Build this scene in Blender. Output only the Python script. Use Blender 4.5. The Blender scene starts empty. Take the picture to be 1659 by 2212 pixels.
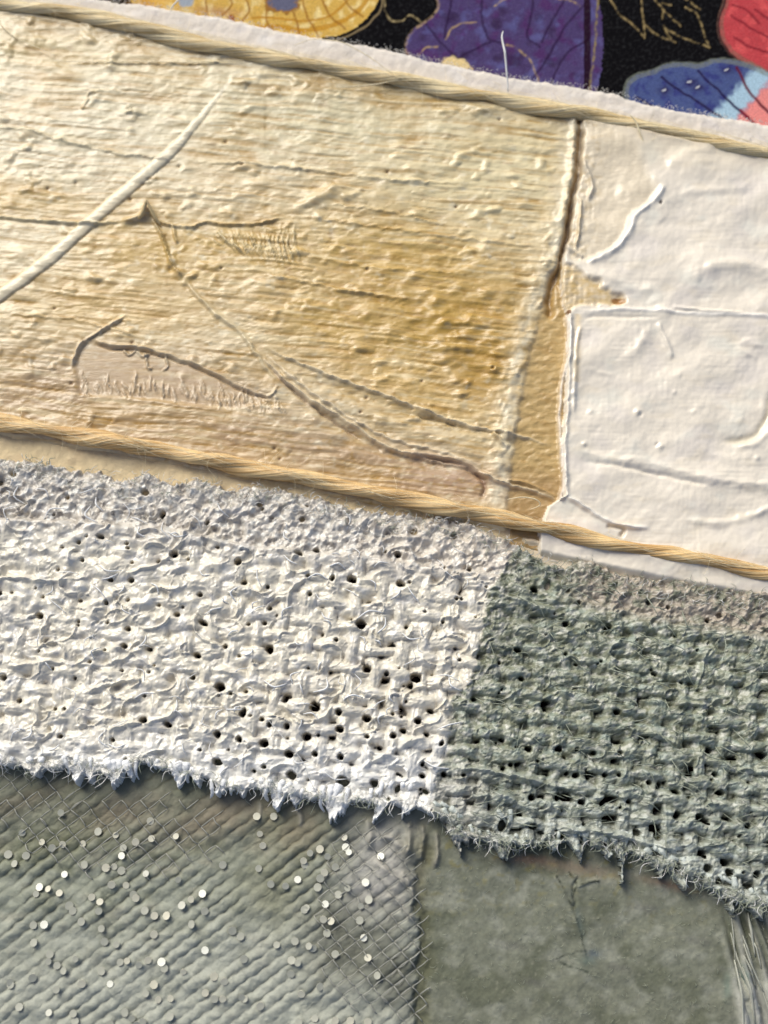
import bpy, math, random
import numpy as np
from mathutils import Vector

rng = np.random.RandomState(7)
random.seed(7)
SC = bpy.context.scene
COL = SC.collection
SC.unit_settings.scale_length = 0.01          # one unit is one centimetre

# ------------------------------------------------------------------ camera
TILT = math.radians(15.0)
DIST = 15.0
TANV = 6.667 / DIST
CAM = np.array([0.0, -DIST * math.sin(TILT), DIST * math.cos(TILT)])
FWD = -CAM / np.linalg.norm(CAM)
UPV = np.array([0.0, math.cos(TILT), math.sin(TILT)])
cd = bpy.data.cameras.new('camera')
cam = bpy.data.objects.new('camera', cd)
COL.objects.link(cam)
cam.location = CAM
cam.rotation_euler = (TILT, 0, 0)
cd.sensor_fit = 'VERTICAL'
cd.angle_y = 2 * math.atan(TANV)
cd.clip_start = 0.1
cd.clip_end = 400
SC.camera = cam

# ------------------------------------------------------------------ world, sun, exposure
SUN_EL = math.radians(40)
SUN_AZ = math.radians(-34)        # measured from +Y (top of the photo), negative = to the left
w = bpy.data.worlds.new("World"); SC.world = w; w.use_nodes = True
nt = w.node_tree
sky = nt.nodes.new('ShaderNodeTexSky'); sky.sky_type = 'NISHITA'
sky.sun_disc = False; sky.sun_elevation = SUN_EL; sky.sun_rotation = SUN_AZ
sky.air_density = 0.55; sky.dust_density = 2.5; sky.ozone_density = 0.5
nt.links.new(sky.outputs[0], nt.nodes['Background'].inputs[0])
nt.nodes['Background'].inputs[1].default_value = 0.145
sd = bpy.data.lights.new('sun', 'SUN'); sd.energy = 2.65; sd.angle = math.radians(32)
sd.color = (1.0, 1.0, 0.91)
sun = bpy.data.objects.new('sun', sd); COL.objects.link(sun)
sdir = Vector((math.sin(SUN_AZ) * math.cos(SUN_EL), math.cos(SUN_AZ) * math.cos(SUN_EL), math.sin(SUN_EL)))
sun.rotation_euler = (-sdir).to_track_quat('-Z', 'Y').to_euler()
SC.view_settings.view_transform = 'Standard'
SC.view_settings.look = 'None'
SC.view_settings.exposure = 0.05
SC.view_settings.gamma = 1.0

# ------------------------------------------------------------------ plan coordinates
# u, v: plan measure of the collage (u to the right 0..1659, v downward 0..2212)
S = 10.0 / 1659.0
def P(u, v):
    u = np.asarray(u, float); v = np.asarray(v, float)
    nx = (u - 829.5) / 1106.0 * TANV; ny = (1106.0 - v) / 1106.0 * TANV
    dx = nx; dy = FWD[1] + ny * UPV[1]; dz = FWD[2] + ny * UPV[2]
    t = -CAM[2] / dz
    return CAM[0] + t * dx, CAM[1] + t * dy
def P3(u, v, z):
    x, y = P(u, v)
    return Vector((float(x), float(y), float(z)))
fx, fy = P(800, 1400)
cd.dof.use_dof = True
cd.dof.focus_distance = float((np.array([0, fy, 0.3]) - CAM) @ FWD)
cd.dof.aperture_fstop = 0.15

# ------------------------------------------------------------------ noise in numpy
_perm = np.random.RandomState(11).permutation(512)
_perm = np.concatenate([_perm, _perm, _perm])
_ga = np.random.RandomState(12).rand(512) * 2 * np.pi
_gx = np.cos(_ga); _gy = np.sin(_ga)
def perlin(x, y, seed=0):
    xi = np.floor(x).astype(int); yi = np.floor(y).astype(int)
    xf = x - xi; yf = y - yi
    u = xf * xf * xf * (xf * (xf * 6 - 15) + 10); v = yf * yf * yf * (yf * (yf * 6 - 15) + 10)
    def g(ix, iy):
        h = _perm[(_perm[(ix + seed * 57) & 511] + iy + seed * 131) & 511]
        return h
    def d(ox, oy):
        h = g(xi + ox, yi + oy)
        return _gx[h] * (xf - ox) + _gy[h] * (yf - oy)
    a = d(0, 0); b = d(1, 0); c = d(0, 1); e = d(1, 1)
    return ((a + (b - a) * u) + ((c + (e - c) * u) - (a + (b - a) * u)) * v) * 1.5
def fbm(x, y, seed=0, octv=4, gain=0.5):
    r = 0; a = 1.0; f = 1.0; t = 0
    for k in range(octv):
        r = r + a * perlin(x * f, y * f, seed + k * 3); t += a; a *= gain; f *= 2.03
    return r / t * 1.3
def ridged(x, y, seed=0):
    return 1 - np.abs(perlin(x, y, seed)) * 2
def worley(x, y, seed=0, jit=0.9):
    xi = np.floor(x).astype(int); yi = np.floor(y).astype(int)
    f1 = np.full(x.shape, 9.0); f2 = np.full(x.shape, 9.0); idv = np.zeros(x.shape)
    for oy in (-1, 0, 1):
        for ox in (-1, 0, 1):
            cx = xi + ox; cy = yi + oy
            h = _perm[(_perm[(cx + seed * 57) & 511] + cy + seed * 131) & 511]
            h2 = _perm[h + 77]
            px = cx + 0.5 + (h / 511 - 0.5) * jit; py = cy + 0.5 + (h2 / 511 - 0.5) * jit
            d = np.hypot(x - px, y - py)
            m = d < f1
            f2 = np.where(m, f1, np.minimum(f2, d)); idv = np.where(m, h / 511.0, idv); f1 = np.where(m, d, f1)
    return f1, f2, idv
def sst(a, b, x):
    t = np.clip((x - a) / (b - a), 0, 1); return t * t * (3 - 2 * t)
def rot(U, V, deg):
    c = math.cos(math.radians(deg)); s = math.sin(math.radians(deg))
    return U * c + V * s, -U * s + V * c          # along, across (deg positive = downhill to the right)
def s2l(c):
    c = np.asarray(c, float) / 255.0
    return np.where(c <= 0.04045, c / 12.92, ((c + 0.055) / 1.055) ** 2.4)
def line(pts, x):
    p = np.array(pts, float); return np.interp(x, p[:, 0], p[:, 1])
def smooth(pts, n=8):
    pts = [np.array(p, float) for p in pts]
    q = [2 * pts[0] - pts[1]] + pts + [2 * pts[-1] - pts[-2]]
    out = []
    for i in range(1, len(q) - 2):
        for k in range(n):
            t = k / n
            out.append(0.5 * ((2 * q[i]) + (-q[i-1] + q[i+1]) * t + (2*q[i-1] - 5*q[i] + 4*q[i+1] - q[i+2]) * t*t + (-q[i-1] + 3*q[i] - 3*q[i+1] + q[i+2]) * t**3))
    out.append(pts[-1])
    return np.array(out)

class Grid:
    def __init__(g, u0, u1, v0, v1, step, base=(200, 200, 200)):
        g.u = np.arange(u0, u1 + step, step); g.v = np.arange(v0, v1 + step, step)
        g.U, g.V = np.meshgrid(g.u, g.v); g.step = step
        g.H = np.zeros(g.U.shape); g.C = np.ones(g.U.shape + (3,)) * s2l(base)
    def win(g, u0, u1, v0, v1):
        a, b = np.searchsorted(g.u, [u0, u1]); c, d = np.searchsorted(g.v, [v0, v1])
        return slice(max(c, 0), max(d, 0)), slice(max(a, 0), max(b, 0))
    def pd(g, pts, r, n=8, wob=0.0, seed=3):
        """distance, side, param to a smoothed polyline within r"""
        p = smooth(pts, n) if n > 1 else np.array(pts, float)
        s = g.win(p[:, 0].min() - r, p[:, 0].max() + r, p[:, 1].min() - r, p[:, 1].max() + r)
        U = g.U[s]; V = g.V[s]
        if wob:
            U = U + wob * perlin(U / 23, V / 23, seed); V = V + wob * perlin(U / 19, V / 21, seed + 1)
        D = np.full(U.shape, 1e9); SD = np.zeros(U.shape); T = np.zeros(U.shape)
        seg = np.hypot(*(p[1:] - p[:-1]).T); L = seg.sum(); acc = 0
        for i in range(len(p) - 1):
            a = p[i]; b = p[i + 1]; d = b - a; l2 = d @ d + 1e-9
            t = np.clip(((U - a[0]) * d[0] + (V - a[1]) * d[1]) / l2, 0, 1)
            ex = U - a[0] - t * d[0]; ey = V - a[1] - t * d[1]
            dd = np.hypot(ex, ey); m = dd < D
            D = np.where(m, dd, D); SD = np.where(m, np.sign(d[0] * ey - d[1] * ex), SD)
            T = np.where(m, (acc + t * seg[i]) / L, T); acc += seg[i]
        return s, D, SD, T
    def ridge(g, pts, w, h, wob=2.0, taper=0.15, step=0, col=None, ca=0.5, n=8, seed=3, flat=2.0):
        s, D, SD, T = g.pd(pts, w * 4 + 14, n, wob, seed)
        env = sst(0, taper, T) * sst(0, taper, 1 - T) if taper else 1.0
        var = 1 + 0.35 * perlin(g.U[s] / 31, g.V[s] / 31, seed + 4)
        g.H[s] += h * env * var * np.exp(-(D / w) ** flat)
        if step: g.H[s] += step * env * (SD > 0) * np.exp(-D / (w * 3.0)) * (1 - np.exp(-D / 2.0))
        if col is not None:
            k = (ca * env * np.exp(-(D / w) ** 2))[..., None]
            g.C[s] = g.C[s] * (1 - k) + s2l(col) * k
    def blob(g, u, v, ru, rv, col, a=0.7, ang=0, wob=0.35, hard=0.0, seed=5):
        r = max(ru, rv) * 2.4
        s = g.win(u - r, u + r, v - r, v + r); x, y = rot(g.U[s] - u, g.V[s] - v, ang)
        n = wob * fbm(g.U[s] / max(12, min(ru, rv) * .6), g.V[s] / max(12, min(ru, rv) * .6), seed, 3)
        d = np.hypot(x / ru, y / rv) + n
        k = (np.exp(-np.clip(d, 0, 9) ** 2 * 1.2) if not hard else sst(1 + hard, 1 - hard, d)) * a
        g.C[s] = g.C[s] * (1 - k[..., None]) + s2l(col) * k[..., None]
    def bump(g, u, v, r, h, ang=0, asp=1.0, p=2.0):
        R = r * max(1, asp) * 2.2
        s = g.win(u - R, u + R, v - R, v + R); x, y = rot(g.U[s] - u, g.V[s] - v, ang)
        d = np.hypot(x / (r * asp), y / r)
        g.H[s] += h * np.exp(-d ** p)
    def inpoly(g, pts, s=(slice(None), slice(None)), wob=0, seed=9):
        U = g.U[s]; V = g.V[s]
        if wob:
            U = U + wob * fbm(U / 20, V / 20, seed, 3); V = V + wob * fbm(V / 18, U / 18, seed + 5, 3)
        r = np.zeros(U.shape, bool); n = len(pts)
        for i in range(n):
            x1, y1 = pts[i]; x2, y2 = pts[(i + 1) % n]
            if y1 == y2: continue
            c = ((y1 > V) != (y2 > V)) & (U < (x2 - x1) * (V - y1) / (y2 - y1) + x1)
            r ^= c
        return r
    def fill(g, pts, col, a=1.0, wob=2, seed=9, n=6):
        p = smooth(list(pts) + [pts[0]], n) if n > 1 else np.array(pts)
        m = g.inpoly(p, wob=wob, seed=seed)
        g.C[m] = g.C[m] * (1 - a) + s2l(col) * a
        return m
    def stroke(g, pts, w, col, a=1.0, wob=2, n=8, seed=3, dash=0.0):
        s, D, SD, T = g.pd(pts, w * 3 + 4, n, wob, seed)
        k = sst(w + 1.2, max(w - 1.2, 0), D) * a
        if dash: k = k * np.clip(0.6 + dash * perlin(g.U[s] / 9, g.V[s] / 9, seed + 8), 0, 1)
        k = k[..., None]; g.C[s] = g.C[s] * (1 - k) + s2l(col) * k
    def mix(g, k, col):
        k = np.clip(k, 0, 1)[..., None]; g.C = g.C * (1 - k) + s2l(col) * k
    def xyz(g, z0):
        x, y = P(g.U, g.V); return x, y, z0 + g.H * S
    def finish(g, z0):
        g.X, g.Y, g.Z = g.xyz(z0)
        du = np.gradient(g.X, axis=1), np.gradient(g.Y, axis=1), np.gradient(g.Z, axis=1)
        dv = np.gradient(g.X, axis=0), np.gradient(g.Y, axis=0), np.gradient(g.Z, axis=0)
        nx = -(du[1] * dv[2] - du[2] * dv[1]); ny = -(du[2] * dv[0] - du[0] * dv[2]); nz = -(du[0] * dv[1] - du[1] * dv[0])
        l = np.sqrt(nx * nx + ny * ny + nz * nz) + 1e-12
        g.N = np.stack([nx / l, ny / l, nz / l], -1)
    def mesh(g, name, mat, mask, parent=None, stride=1):
        """mask: per-vertex bool; a cell is kept when its upper-left vertex is in the mask"""
        m = mask[:-1, :-1]
        jj, ii = np.nonzero(m)
        W = g.U.shape[1]
        a = jj * W + ii
        quads = np.stack([a + W, a + W + 1, a + 1, a], 1)
        used = np.unique(quads); remap = np.full(g.U.size, -1); remap[used] = np.arange(len(used))
        q = remap[quads]
        me = bpy.data.meshes.new(name)
        co = np.stack([g.X.ravel()[used], g.Y.ravel()[used], g.Z.ravel()[used]], 1)
        me.vertices.add(len(used)); me.vertices.foreach_set('co', co.astype(np.float32).ravel())
        me.loops.add(q.size); me.loops.foreach_set('vertex_index', q.astype(np.int32).ravel())
        me.polygons.add(len(q)); me.polygons.foreach_set('loop_start', (np.arange(len(q)) * 4).astype(np.int32))
        me.polygons.foreach_set('loop_total', np.full(len(q), 4, np.int32))
        me.update(calc_edges=True)
        ca = me.color_attributes.new('pigment', 'FLOAT_COLOR', 'POINT')
        c = np.ones((len(used), 4), np.float32); c[:, :3] = np.clip(g.C.reshape(-1, 3)[used], 0.002, 0.95)
        ca.data.foreach_set('color', c.ravel())
        me.polygons.foreach_set('use_smooth', np.ones(len(q), bool))
        me.normals_split_custom_set_from_vertices(g.N.reshape(-1, 3)[used].astype(np.float32))
        me.materials.append(mat)
        o = bpy.data.objects.new(name, me); COL.objects.link(o)
        if parent is not None: o.parent = parent
        return o

# ------------------------------------------------------------------ materials
def mat_pig(name, rough=0.6, bump=0.3, bscale=30, var=0.12, vscale=6, spec=0.4, sheen=0.0, stretch=None, coat=0.0, attr=True, col=(128, 128, 128), bdist=0.02, metal=0.0, sss=0.0, bump2=None):
    m = bpy.data.materials.new(name); m.use_nodes = True; t = m.node_tree; b = t.nodes['Principled BSDF']
    tc = t.nodes.new('ShaderNodeTexCoord'); mp = t.nodes.new('ShaderNodeMapping')
    t.links.new(tc.outputs['Object'], mp.inputs[0])
    if stretch: mp.inputs['Scale'].default_value = stretch[:3]; mp.inputs['Rotation'].default_value = (0, 0, stretch[3])
    n1 = t.nodes.new('ShaderNodeTexNoise'); n1.inputs['Scale'].default_value = vscale; n1.inputs['Detail'].default_value = 6
    n2 = t.nodes.new('ShaderNodeTexNoise'); n2.inputs['Scale'].default_value = bscale; n2.inputs['Detail'].default_value = 5; n2.inputs['Roughness'].default_value = 0.65
    t.links.new(mp.outputs[0], n1.inputs[0]); t.links.new(mp.outputs[0], n2.inputs[0])
    if attr:
        at = t.nodes.new('ShaderNodeAttribute'); at.attribute_name = 'pigment'; src = at.outputs['Color']
    else:
        rg = t.nodes.new('ShaderNodeRGB'); c = s2l(col); rg.outputs[0].default_value = (c[0], c[1], c[2], 1); src = rg.outputs[0]
    mr = t.nodes.new('ShaderNodeMapRange'); mr.inputs[1].default_value = 0.3; mr.inputs[2].default_value = 0.7
    mr.inputs[3].default_value = 1 - var; mr.inputs[4].default_value = 1 + var
    t.links.new(n1.outputs[0], mr.inputs[0])
    mx = t.nodes.new('ShaderNodeVectorMath'); mx.operation = 'SCALE'
    t.links.new(src, mx.inputs[0]); t.links.new(mr.outputs[0], mx.inputs['Scale'])
    t.links.new(mx.outputs[0], b.inputs['Base Color'])
    r2 = t.nodes.new('ShaderNodeMapRange'); r2.inputs[3].default_value = rough - 0.12; r2.inputs[4].default_value = min(1, rough + 0.12)
    t.links.new(n1.outputs[0], r2.inputs[0]); t.links.new(r2.outputs[0], b.inputs['Roughness'])
    b.inputs['Specular IOR Level'].default_value = spec; b.inputs['Metallic'].default_value = metal
    if sheen: b.inputs['Sheen Weight'].default_value = sheen; b.inputs['Sheen Roughness'].default_value = 0.5
    if coat: b.inputs['Coat Weight'].default_value = coat; b.inputs['Coat Roughness'].default_value = 0.25
    if sss:
        b.inputs['Subsurface Weight'].default_value = sss; b.inputs['Subsurface Scale'].default_value = 0.05
    bp = t.nodes.new('ShaderNodeBump'); bp.inputs['Strength'].default_value = bump; bp.inputs['Distance'].default_value = bdist
    t.links.new(n2.outputs[0], bp.inputs['Height'])
    if bump2:
        n3 = t.nodes.new('ShaderNodeTexNoise'); n3.inputs['Scale'].default_value = bump2[0]; n3.inputs['Detail'].default_value = 3
        t.links.new(mp.outputs[0], n3.inputs[0])
        b2 = t.nodes.new('ShaderNodeBump'); b2.inputs['Strength'].default_value = bump2[1]; b2.inputs['Distance'].default_value = bdist
        t.links.new(n3.outputs[0], b2.inputs['Height']); t.links.new(b2.outputs[0], bp.inputs['Normal'])
    t.links.new(bp.outputs[0], b.inputs['Normal'])
    return m

M_cloth = mat_pig('printed_cloth', rough=0.9, bump=0.4, bscale=60, var=0.2, vscale=38, spec=0.02)
M_felt = mat_pig('white_felt', rough=0.95, bump=0.6, bscale=26, var=0.05, vscale=9, spec=0.1, sheen=0.2)
M_cream = mat_pig('stained_paint', rough=0.36, bump=0.3, bscale=20, var=0.06, vscale=7, spec=0.55, stretch=(0.35, 1.6, 1, math.radians(6)), coat=0.12)
M_white = mat_pig('white_gloss_paint', rough=0.3, bump=0.07, bscale=12, var=0.02, vscale=3, spec=0.5, coat=0.35)
M_burlap = mat_pig('white_burlap_paint', rough=0.36, bump=0.3, bscale=18, var=0.07, vscale=8, spec=0.6, coat=0.35)
M_green = mat_pig('green_burlap_paint', rough=0.38, coat=0.25, bump=0.5, bscale=26, var=0.14, vscale=13, spec=0.5)
M_sage = mat_pig('sage_felt', rough=0.95, bump=0.35, bscale=34, var=0.14, vscale=14, spec=0.08, sheen=0.1)
M_net = mat_pig('painted_net_ground', rough=0.6, bump=0.5, bscale=24, var=0.12, vscale=10, spec=0.35)
M_dark = mat_pig('hole_shade', rough=0.95, bump=0.5, bscale=20, attr=False, col=(52, 40, 34), spec=0.1)
M_table = mat_pig('dark_table', rough=0.7, bump=0.2, bscale=8, attr=False, col=(60, 52, 46))
M_twine = mat_pig('twine_fibre', rough=0.5, bump=0.1, bscale=40, var=0.06, vscale=14, spec=0.4)
M_fib = mat_pig('pale_fibre', rough=0.5, bump=0.1, attr=False, col=(236, 220, 180))
M_fibw = mat_pig('white_fibre', rough=0.5, bump=0.1, attr=False, col=(228, 226, 220))
M_fibg = mat_pig('grey_green_fibre', rough=0.5, bump=0.1, attr=False, col=(160, 165, 145))
M_strand = mat_pig('net_strand', rough=0.5, bump=0.1, attr=False, col=(158, 157, 146))
M_tuft = mat_pig('white_tuft_paint', rough=0.45, bump=0.7, bscale=14, attr=False, col=(232, 232, 230), spec=0.5)
M_tuftg = mat_pig('grey_tuft_paint', rough=0.45, bump=0.7, bscale=14, attr=False, col=(192, 198, 190), spec=0.5)
M_disc = [mat_pig('lit_glitter', rough=0.32, bump=0.0, attr=False, col=(255, 252, 232), metal=0.0, spec=0.9),  # light each disc catches is put into three base colours
          mat_pig('dim_glitter', rough=0.45, bump=0.0, attr=False, col=(206, 201, 178), metal=0.0, spec=0.7),
          mat_pig('shaded_glitter', rough=0.35, bump=0.0, attr=False, col=(176, 175, 158), metal=0.0, spec=0.7)]
M_streak = mat_pig('pale_streak_paint', rough=0.55, bump=0.5, bscale=12, attr=False, col=(176, 176, 160), stretch=(3, .5, 1, 0.3))

# ------------------------------------------------------------------ things and tags
def tag(o, label=None, cat=None, group=None, kind=None):
    if label: o['label'] = label
    if cat: o['category'] = cat
    if group: o['group'] = group
    if kind: o['kind'] = kind
    return o
def thing(name, label, cat, loc, group=None):
    o = bpy.data.objects.new(name, None); COL.objects.link(o); o.empty_display_size = 0.3
    o.location = loc; tag(o, label, cat, group); return o
def under(child, root):
    child.parent = root; child.matrix_parent_inverse = root.matrix_basis.inverted() if False else child.matrix_parent_inverse
    child.location = child.location - root.location
    return child

class Tubes:
    """collects thin tapered tubes: points list (Vector), radii list"""
    def __init__(t): t.v = []; t.f = []
    def add(t, pts, rad, sides=4, flat=1.0):
        base = len(t.v); n = len(pts)
        for i, p in enumerate(pts):
            d = (pts[min(i + 1, n - 1)] - pts[max(i - 1, 0)])
            if d.length < 1e-9: d = Vector((1, 0, 0))
            d.normalize(); a = d.cross(Vector((0, 0, 1)))
            if a.length < 1e-4: a = Vector((1, 0, 0))
            a.normalize(); b = a.cross(d)
            for k in range(sides):
                th = 2 * math.pi * k / sides
                t.v.append(p + a * (math.cos(th) * rad[i]) + b * (math.sin(th) * rad[i] * flat))
        for i in range(n - 1):
            for k in range(sides):
                k2 = (k + 1) % sides
                t.f.append((base + i * sides + k, base + i * sides + k2, base + (i + 1) * sides + k2, base + (i + 1) * sides + k))
        t.f.append(tuple(base + k for k in range(sides))[::-1]); t.f.append(tuple(base + (n - 1) * sides + k for k in range(sides)))
    def build(t, name, mat, parent=None, smooth_=True):
        me = bpy.data.meshes.new(name); me.from_pydata([tuple(p) for p in t.v], [], t.f)
        me.polygons.foreach_set('use_smooth', [smooth_] * len(me.polygons)); me.materials.append(mat)
        o = bpy.data.objects.new(name, me); COL.objects.link(o)
        if parent is not None: o.parent = parent
        return o
def strand(tb, pts, z, w, n=6, sides=4, taper=True, arch=0.0):
    """plan polyline -> tube; z scalar or list, w in plan units"""
    p = smooth(pts, n); N = len(p)
    zz = np.interp(np.linspace(0, 1, N), np.linspace(0, 1, len(z)), z) if hasattr(z, '__len__') else np.full(N, z)
    zz = zz + arch * np.sin(np.linspace(0, math.pi, N))
    q = [P3(a[0], a[1], c) for a, c in zip(p, zz)]
    r = [w * S * (0.35 + 0.65 * math.sin(math.pi * (0.08 + 0.84 * i / (N - 1)))) if taper else w * S for i in range(N)]
    tb.add(q, r, sides)

# ================================================================== boundary lines of the place
FELT_TOP = [(-160, -70), (0, -35), (190, 0), (300, 12), (370, 24), (500, 45), (590, 66), (660, 80), (829, 108), (929, 134), (1009, 151), (1109, 172), (1264, 195), (1334, 207), (1384, 226), (1479, 245), (1624, 266), (1659, 272), (1820, 300)]
TW1 = [(-160, -10), (-60, 8), (0, 22), (150, 46), (300, 76), (415, 104), (600, 143), (829, 184), (1000, 217), (1254, 262), (1454, 305), (1659, 348), (1740, 366), (1820, 384)]
TW2 = [(-160, 893), (-60, 911), (0, 924), (250, 964), (500, 1013), (829, 1078), (1079, 1128), (1259, 1168), (1429, 1204), (1659, 1246), (1740, 1262), (1820, 1280)]
B_TOP = [(-160, 975), (0, 998), (60, 1000), (125, 1015), (225, 1025), (270, 1048), (320, 1026), (380, 1055), (430, 1038), (500, 1064), (550, 1054), (640, 1070), (750, 1100), (829, 1112), (904, 1120), (1004, 1134), (1079, 1164), (1139, 1196), (1190, 1224), (1219, 1226), (1264, 1208), (1324, 1244), (1454, 1260), (1554, 1274), (1659, 1290), (1820, 1320)]
B_BOT = [(-160, 1630), (0, 1650), (75, 1668), (165, 1662), (250, 1678), (310, 1650), (380, 1662), (450, 1684), (500, 1708), (575, 1704), (650, 1728), (750, 1732), (829, 1738), (879, 1741), (954, 1772), (1020, 1815), (1079, 1832), (1179, 1822), (1279, 1826), (1379, 1848), (1454, 1886), (1529, 1921), (1589, 1950), (1659, 1962), (1820, 1990)]

# ================================================================== setting
def quad_sheet(name, u0, u1, v0, v1, z, mat, nx=24, ny=24, amp=0.01):
    g = Grid(u0, u1, v0, v1, (u1 - u0) / nx); g.H = amp / S * fbm(g.U / 300, g.V / 300, 2, 2); g.finish(z)
    return g.mesh(name, mat, np.ones(g.U.shape, bool))
tb = quad_sheet('tabletop', -2600, 4200, -2400, 4400, -0.45, M_table); tag(tb, kind='structure')

# ================================================================== printed cloth
g = Grid(-160, 1820, -160, 330, 2.5, (15, 14, 16))
U, V = g.U, g.V
g.H = 2.5 * fbm(U / 160, V / 120, 4, 2)
# gold leaf
gold = [(270, -60), (286, 8), (330, 24), (420, 40), (520, 55), (600, 74), (660, 84), (715, 80), (765, 62), (805, 25), (825, -20), (830, -60)]
m = g.fill(gold, (206, 166, 82))
mm = m * sst(-0.1, 0.5, fbm(U / 26, V / 26, 31, 3)); g.mix(mm * 0.75, (236, 214, 150))
g.blob(320, 8, 34, 18, (196, 142, 58), 0.95); g.blob(345, 2, 20, 10, (224, 178, 92), 0.8)
g.blob(470, 25, 60, 12, (176, 132, 96), 0.7, ang=6)
g.stroke([(560, 60), (600, 58), (650, 66), (700, 60), (750, 40), (790, 5), (800, -30)], 5, (190, 138, 46), 0.9)
g.stroke([(545, 40), (600, 40), (660, 46), (720, 30), (760, -10)], 2.5, (186, 132, 44), 0.9)
for q in ([(648, 82), (640, 45), (625, 10), (615, -30)], [(690, 80), (665, 40), (655, 0)], [(745, 62), (710, 30), (690, -20)], [(590, 70), (575, 40), (580, -10)], [(520, 50), (540, 20), (520, -20)], [(480, 35), (500, 5), (480, -30)], [(450, 40), (445, 0), (452, -30)], [(785, 35), (750, 10), (735, -30)]):
    g.stroke(q, 2.2, (150, 100, 38), 0.85)
g.blob(612, 4, 40, 27, (150, 106, 48), 1, hard=0.12); g.blob(612, 2, 32, 21, (98, 98, 118), 1, hard=0.15)
g.blob(402, 4, 18, 11, (150, 160, 172), 0.95, hard=0.2); g.blob(500, 42, 8, 10, (140, 66, 26), 0.9, hard=0.3)
g.stroke([(660, 92), (720, 88), (775, 66), (810, 38), (824, 10), (828, -40)], 2.0, (134, 116, 84), 0.9)
g.stroke([(829, -5), (834, 28), (848, 45), (870, 45), (884, 34), (900, 40), (912, 52)], 2.0, (176, 156, 112), 0.9, dash=.8)
# purple leaf
pur = [(938, -60), (944, 18), (922, 45), (896, 62), (879, 84), (877, 112), (900, 134), (960, 160), (1264, 240), (1264, -60)]
m = g.fill(pur, (76, 62, 102))
g.mix(m * sst(0.0, 0.5, fbm(U / 38, V / 38, 41, 3)), (88, 84, 130)); g.mix(m * sst(0.05, 0.6, fbm(U / 34, V / 34, 47, 3)) * 0.8, (78, 44, 92)); g.mix(m * sst(0.1, 0.6, fbm(U / 50, V / 50, 53, 3)) * .7, (50, 34, 62))
for q in ([(975, 0), (968, 40), (960, 80)], [(1045, -20), (1040, 30), (1055, 80), (1085, 95)], [(1150, -20), (1150, 20), (1140, 80), (1165, 100)], [(1262, 10), (1220, 60), (1180, 130), (1150, 170)], [(1262, 90), (1220, 120), (1190, 180)], [(920, 50), (950, 90), (1000, 140)], [(1060, 90), (1000, 120), (960, 150)], [(1220, 0), (1190, 50), (1170, 90)]):
    g.stroke(q, 2.6, (46, 28, 60), 0.75)
g.stroke([(944, -10), (946, 18), (922, 45), (897, 62), (880, 84), (878, 112), (892, 128)], 3.0, (166, 140, 108), 0.95, dash=.9)
for q in ([(962, 84), (975, 62), (1000, 50), (1028, 48)], [(904, 118), (920, 104), (944, 100)], [(1068, 12), (1090, -2), (1120, -8)], [(1200, -4), (1230, 0), (1252, 12)], [(1092, 96), (1122, 108), (1148, 136), (1163, 176)]):
    g.stroke(q, 2.0, (174, 146, 104), 0.9, dash=.9)
g.stroke([(1268, -60), (1268, 200), (1262, 260)], 7, (38, 20, 36), 1, wob=1)
g.stroke([(1294, -60), (1291, 0), (1286, 90), (1278, 160), (1272, 260)], 2.6, (138, 120, 80), 1, dash=.8)
g.blob(985, 140, 32, 16, (222, 196, 140), 1, ang=10, hard=0.15)
# gold leaf drawing on black
for q in ([(1317, -5), (1340, 34), (1364, 50), (1393, 82)], [(1393, 82), (1390, 53), (1386, 12), (1388, -20)], [(1393, 55), (1417, 72), (1448, 86), (1460, 91)], [(1434, 58), (1450, 84)], [(1438, 62), (1477, 82), (1520, 96), (1534, 103)], [(1534, 103), (1525, 84), (1515, 48), (1503, 26), (1481, 16)], [(1408, -8), (1434, 24), (1470, 55)], [(1434, 22), (1430, 42)], [(1479, -4), (1513, 19)], [(1430, 8), (1450, 12)]):
    g.stroke(q, 1.9, (158, 136, 92), 0.95, n=(8 if len(q) > 2 else 1), dash=.9)
# red leaf
red = [(1590, -60), (1562, 15), (1553, 50), (1560, 88), (1580, 116), (1620, 142), (1690, 176), (1830, 210), (1830, -60)]
m = g.fill(red, (184, 68, 72)); g.mix(m * sst(0, .5, fbm(U / 30, V / 30, 61, 3)), (206, 84, 84))
for q in ([(1582, 10), (1610, 20), (1640, 50)], [(1580, 32), (1620, 60), (1680, 90)], [(1640, -20), (1700, 30)], [(1585, 80), (1620, 100), (1680, 120)], [(1630, 20), (1700, 70)]):
    g.stroke(q, 2.4, (122, 34, 44), 0.85)
g.stroke([(1590, -60), (1564, 15), (1556, 50), (1563, 86), (1583, 114), (1622, 140), (1692, 174), (1830, 208)], 7, (124, 92, 78), 1, dash=.3)
g.stroke([(1590, -60), (1562, 15), (1553, 50), (1560, 88), (1580, 118), (1620, 146), (1692, 180), (1830, 214)], 2, (58, 34, 34), 1)
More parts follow.
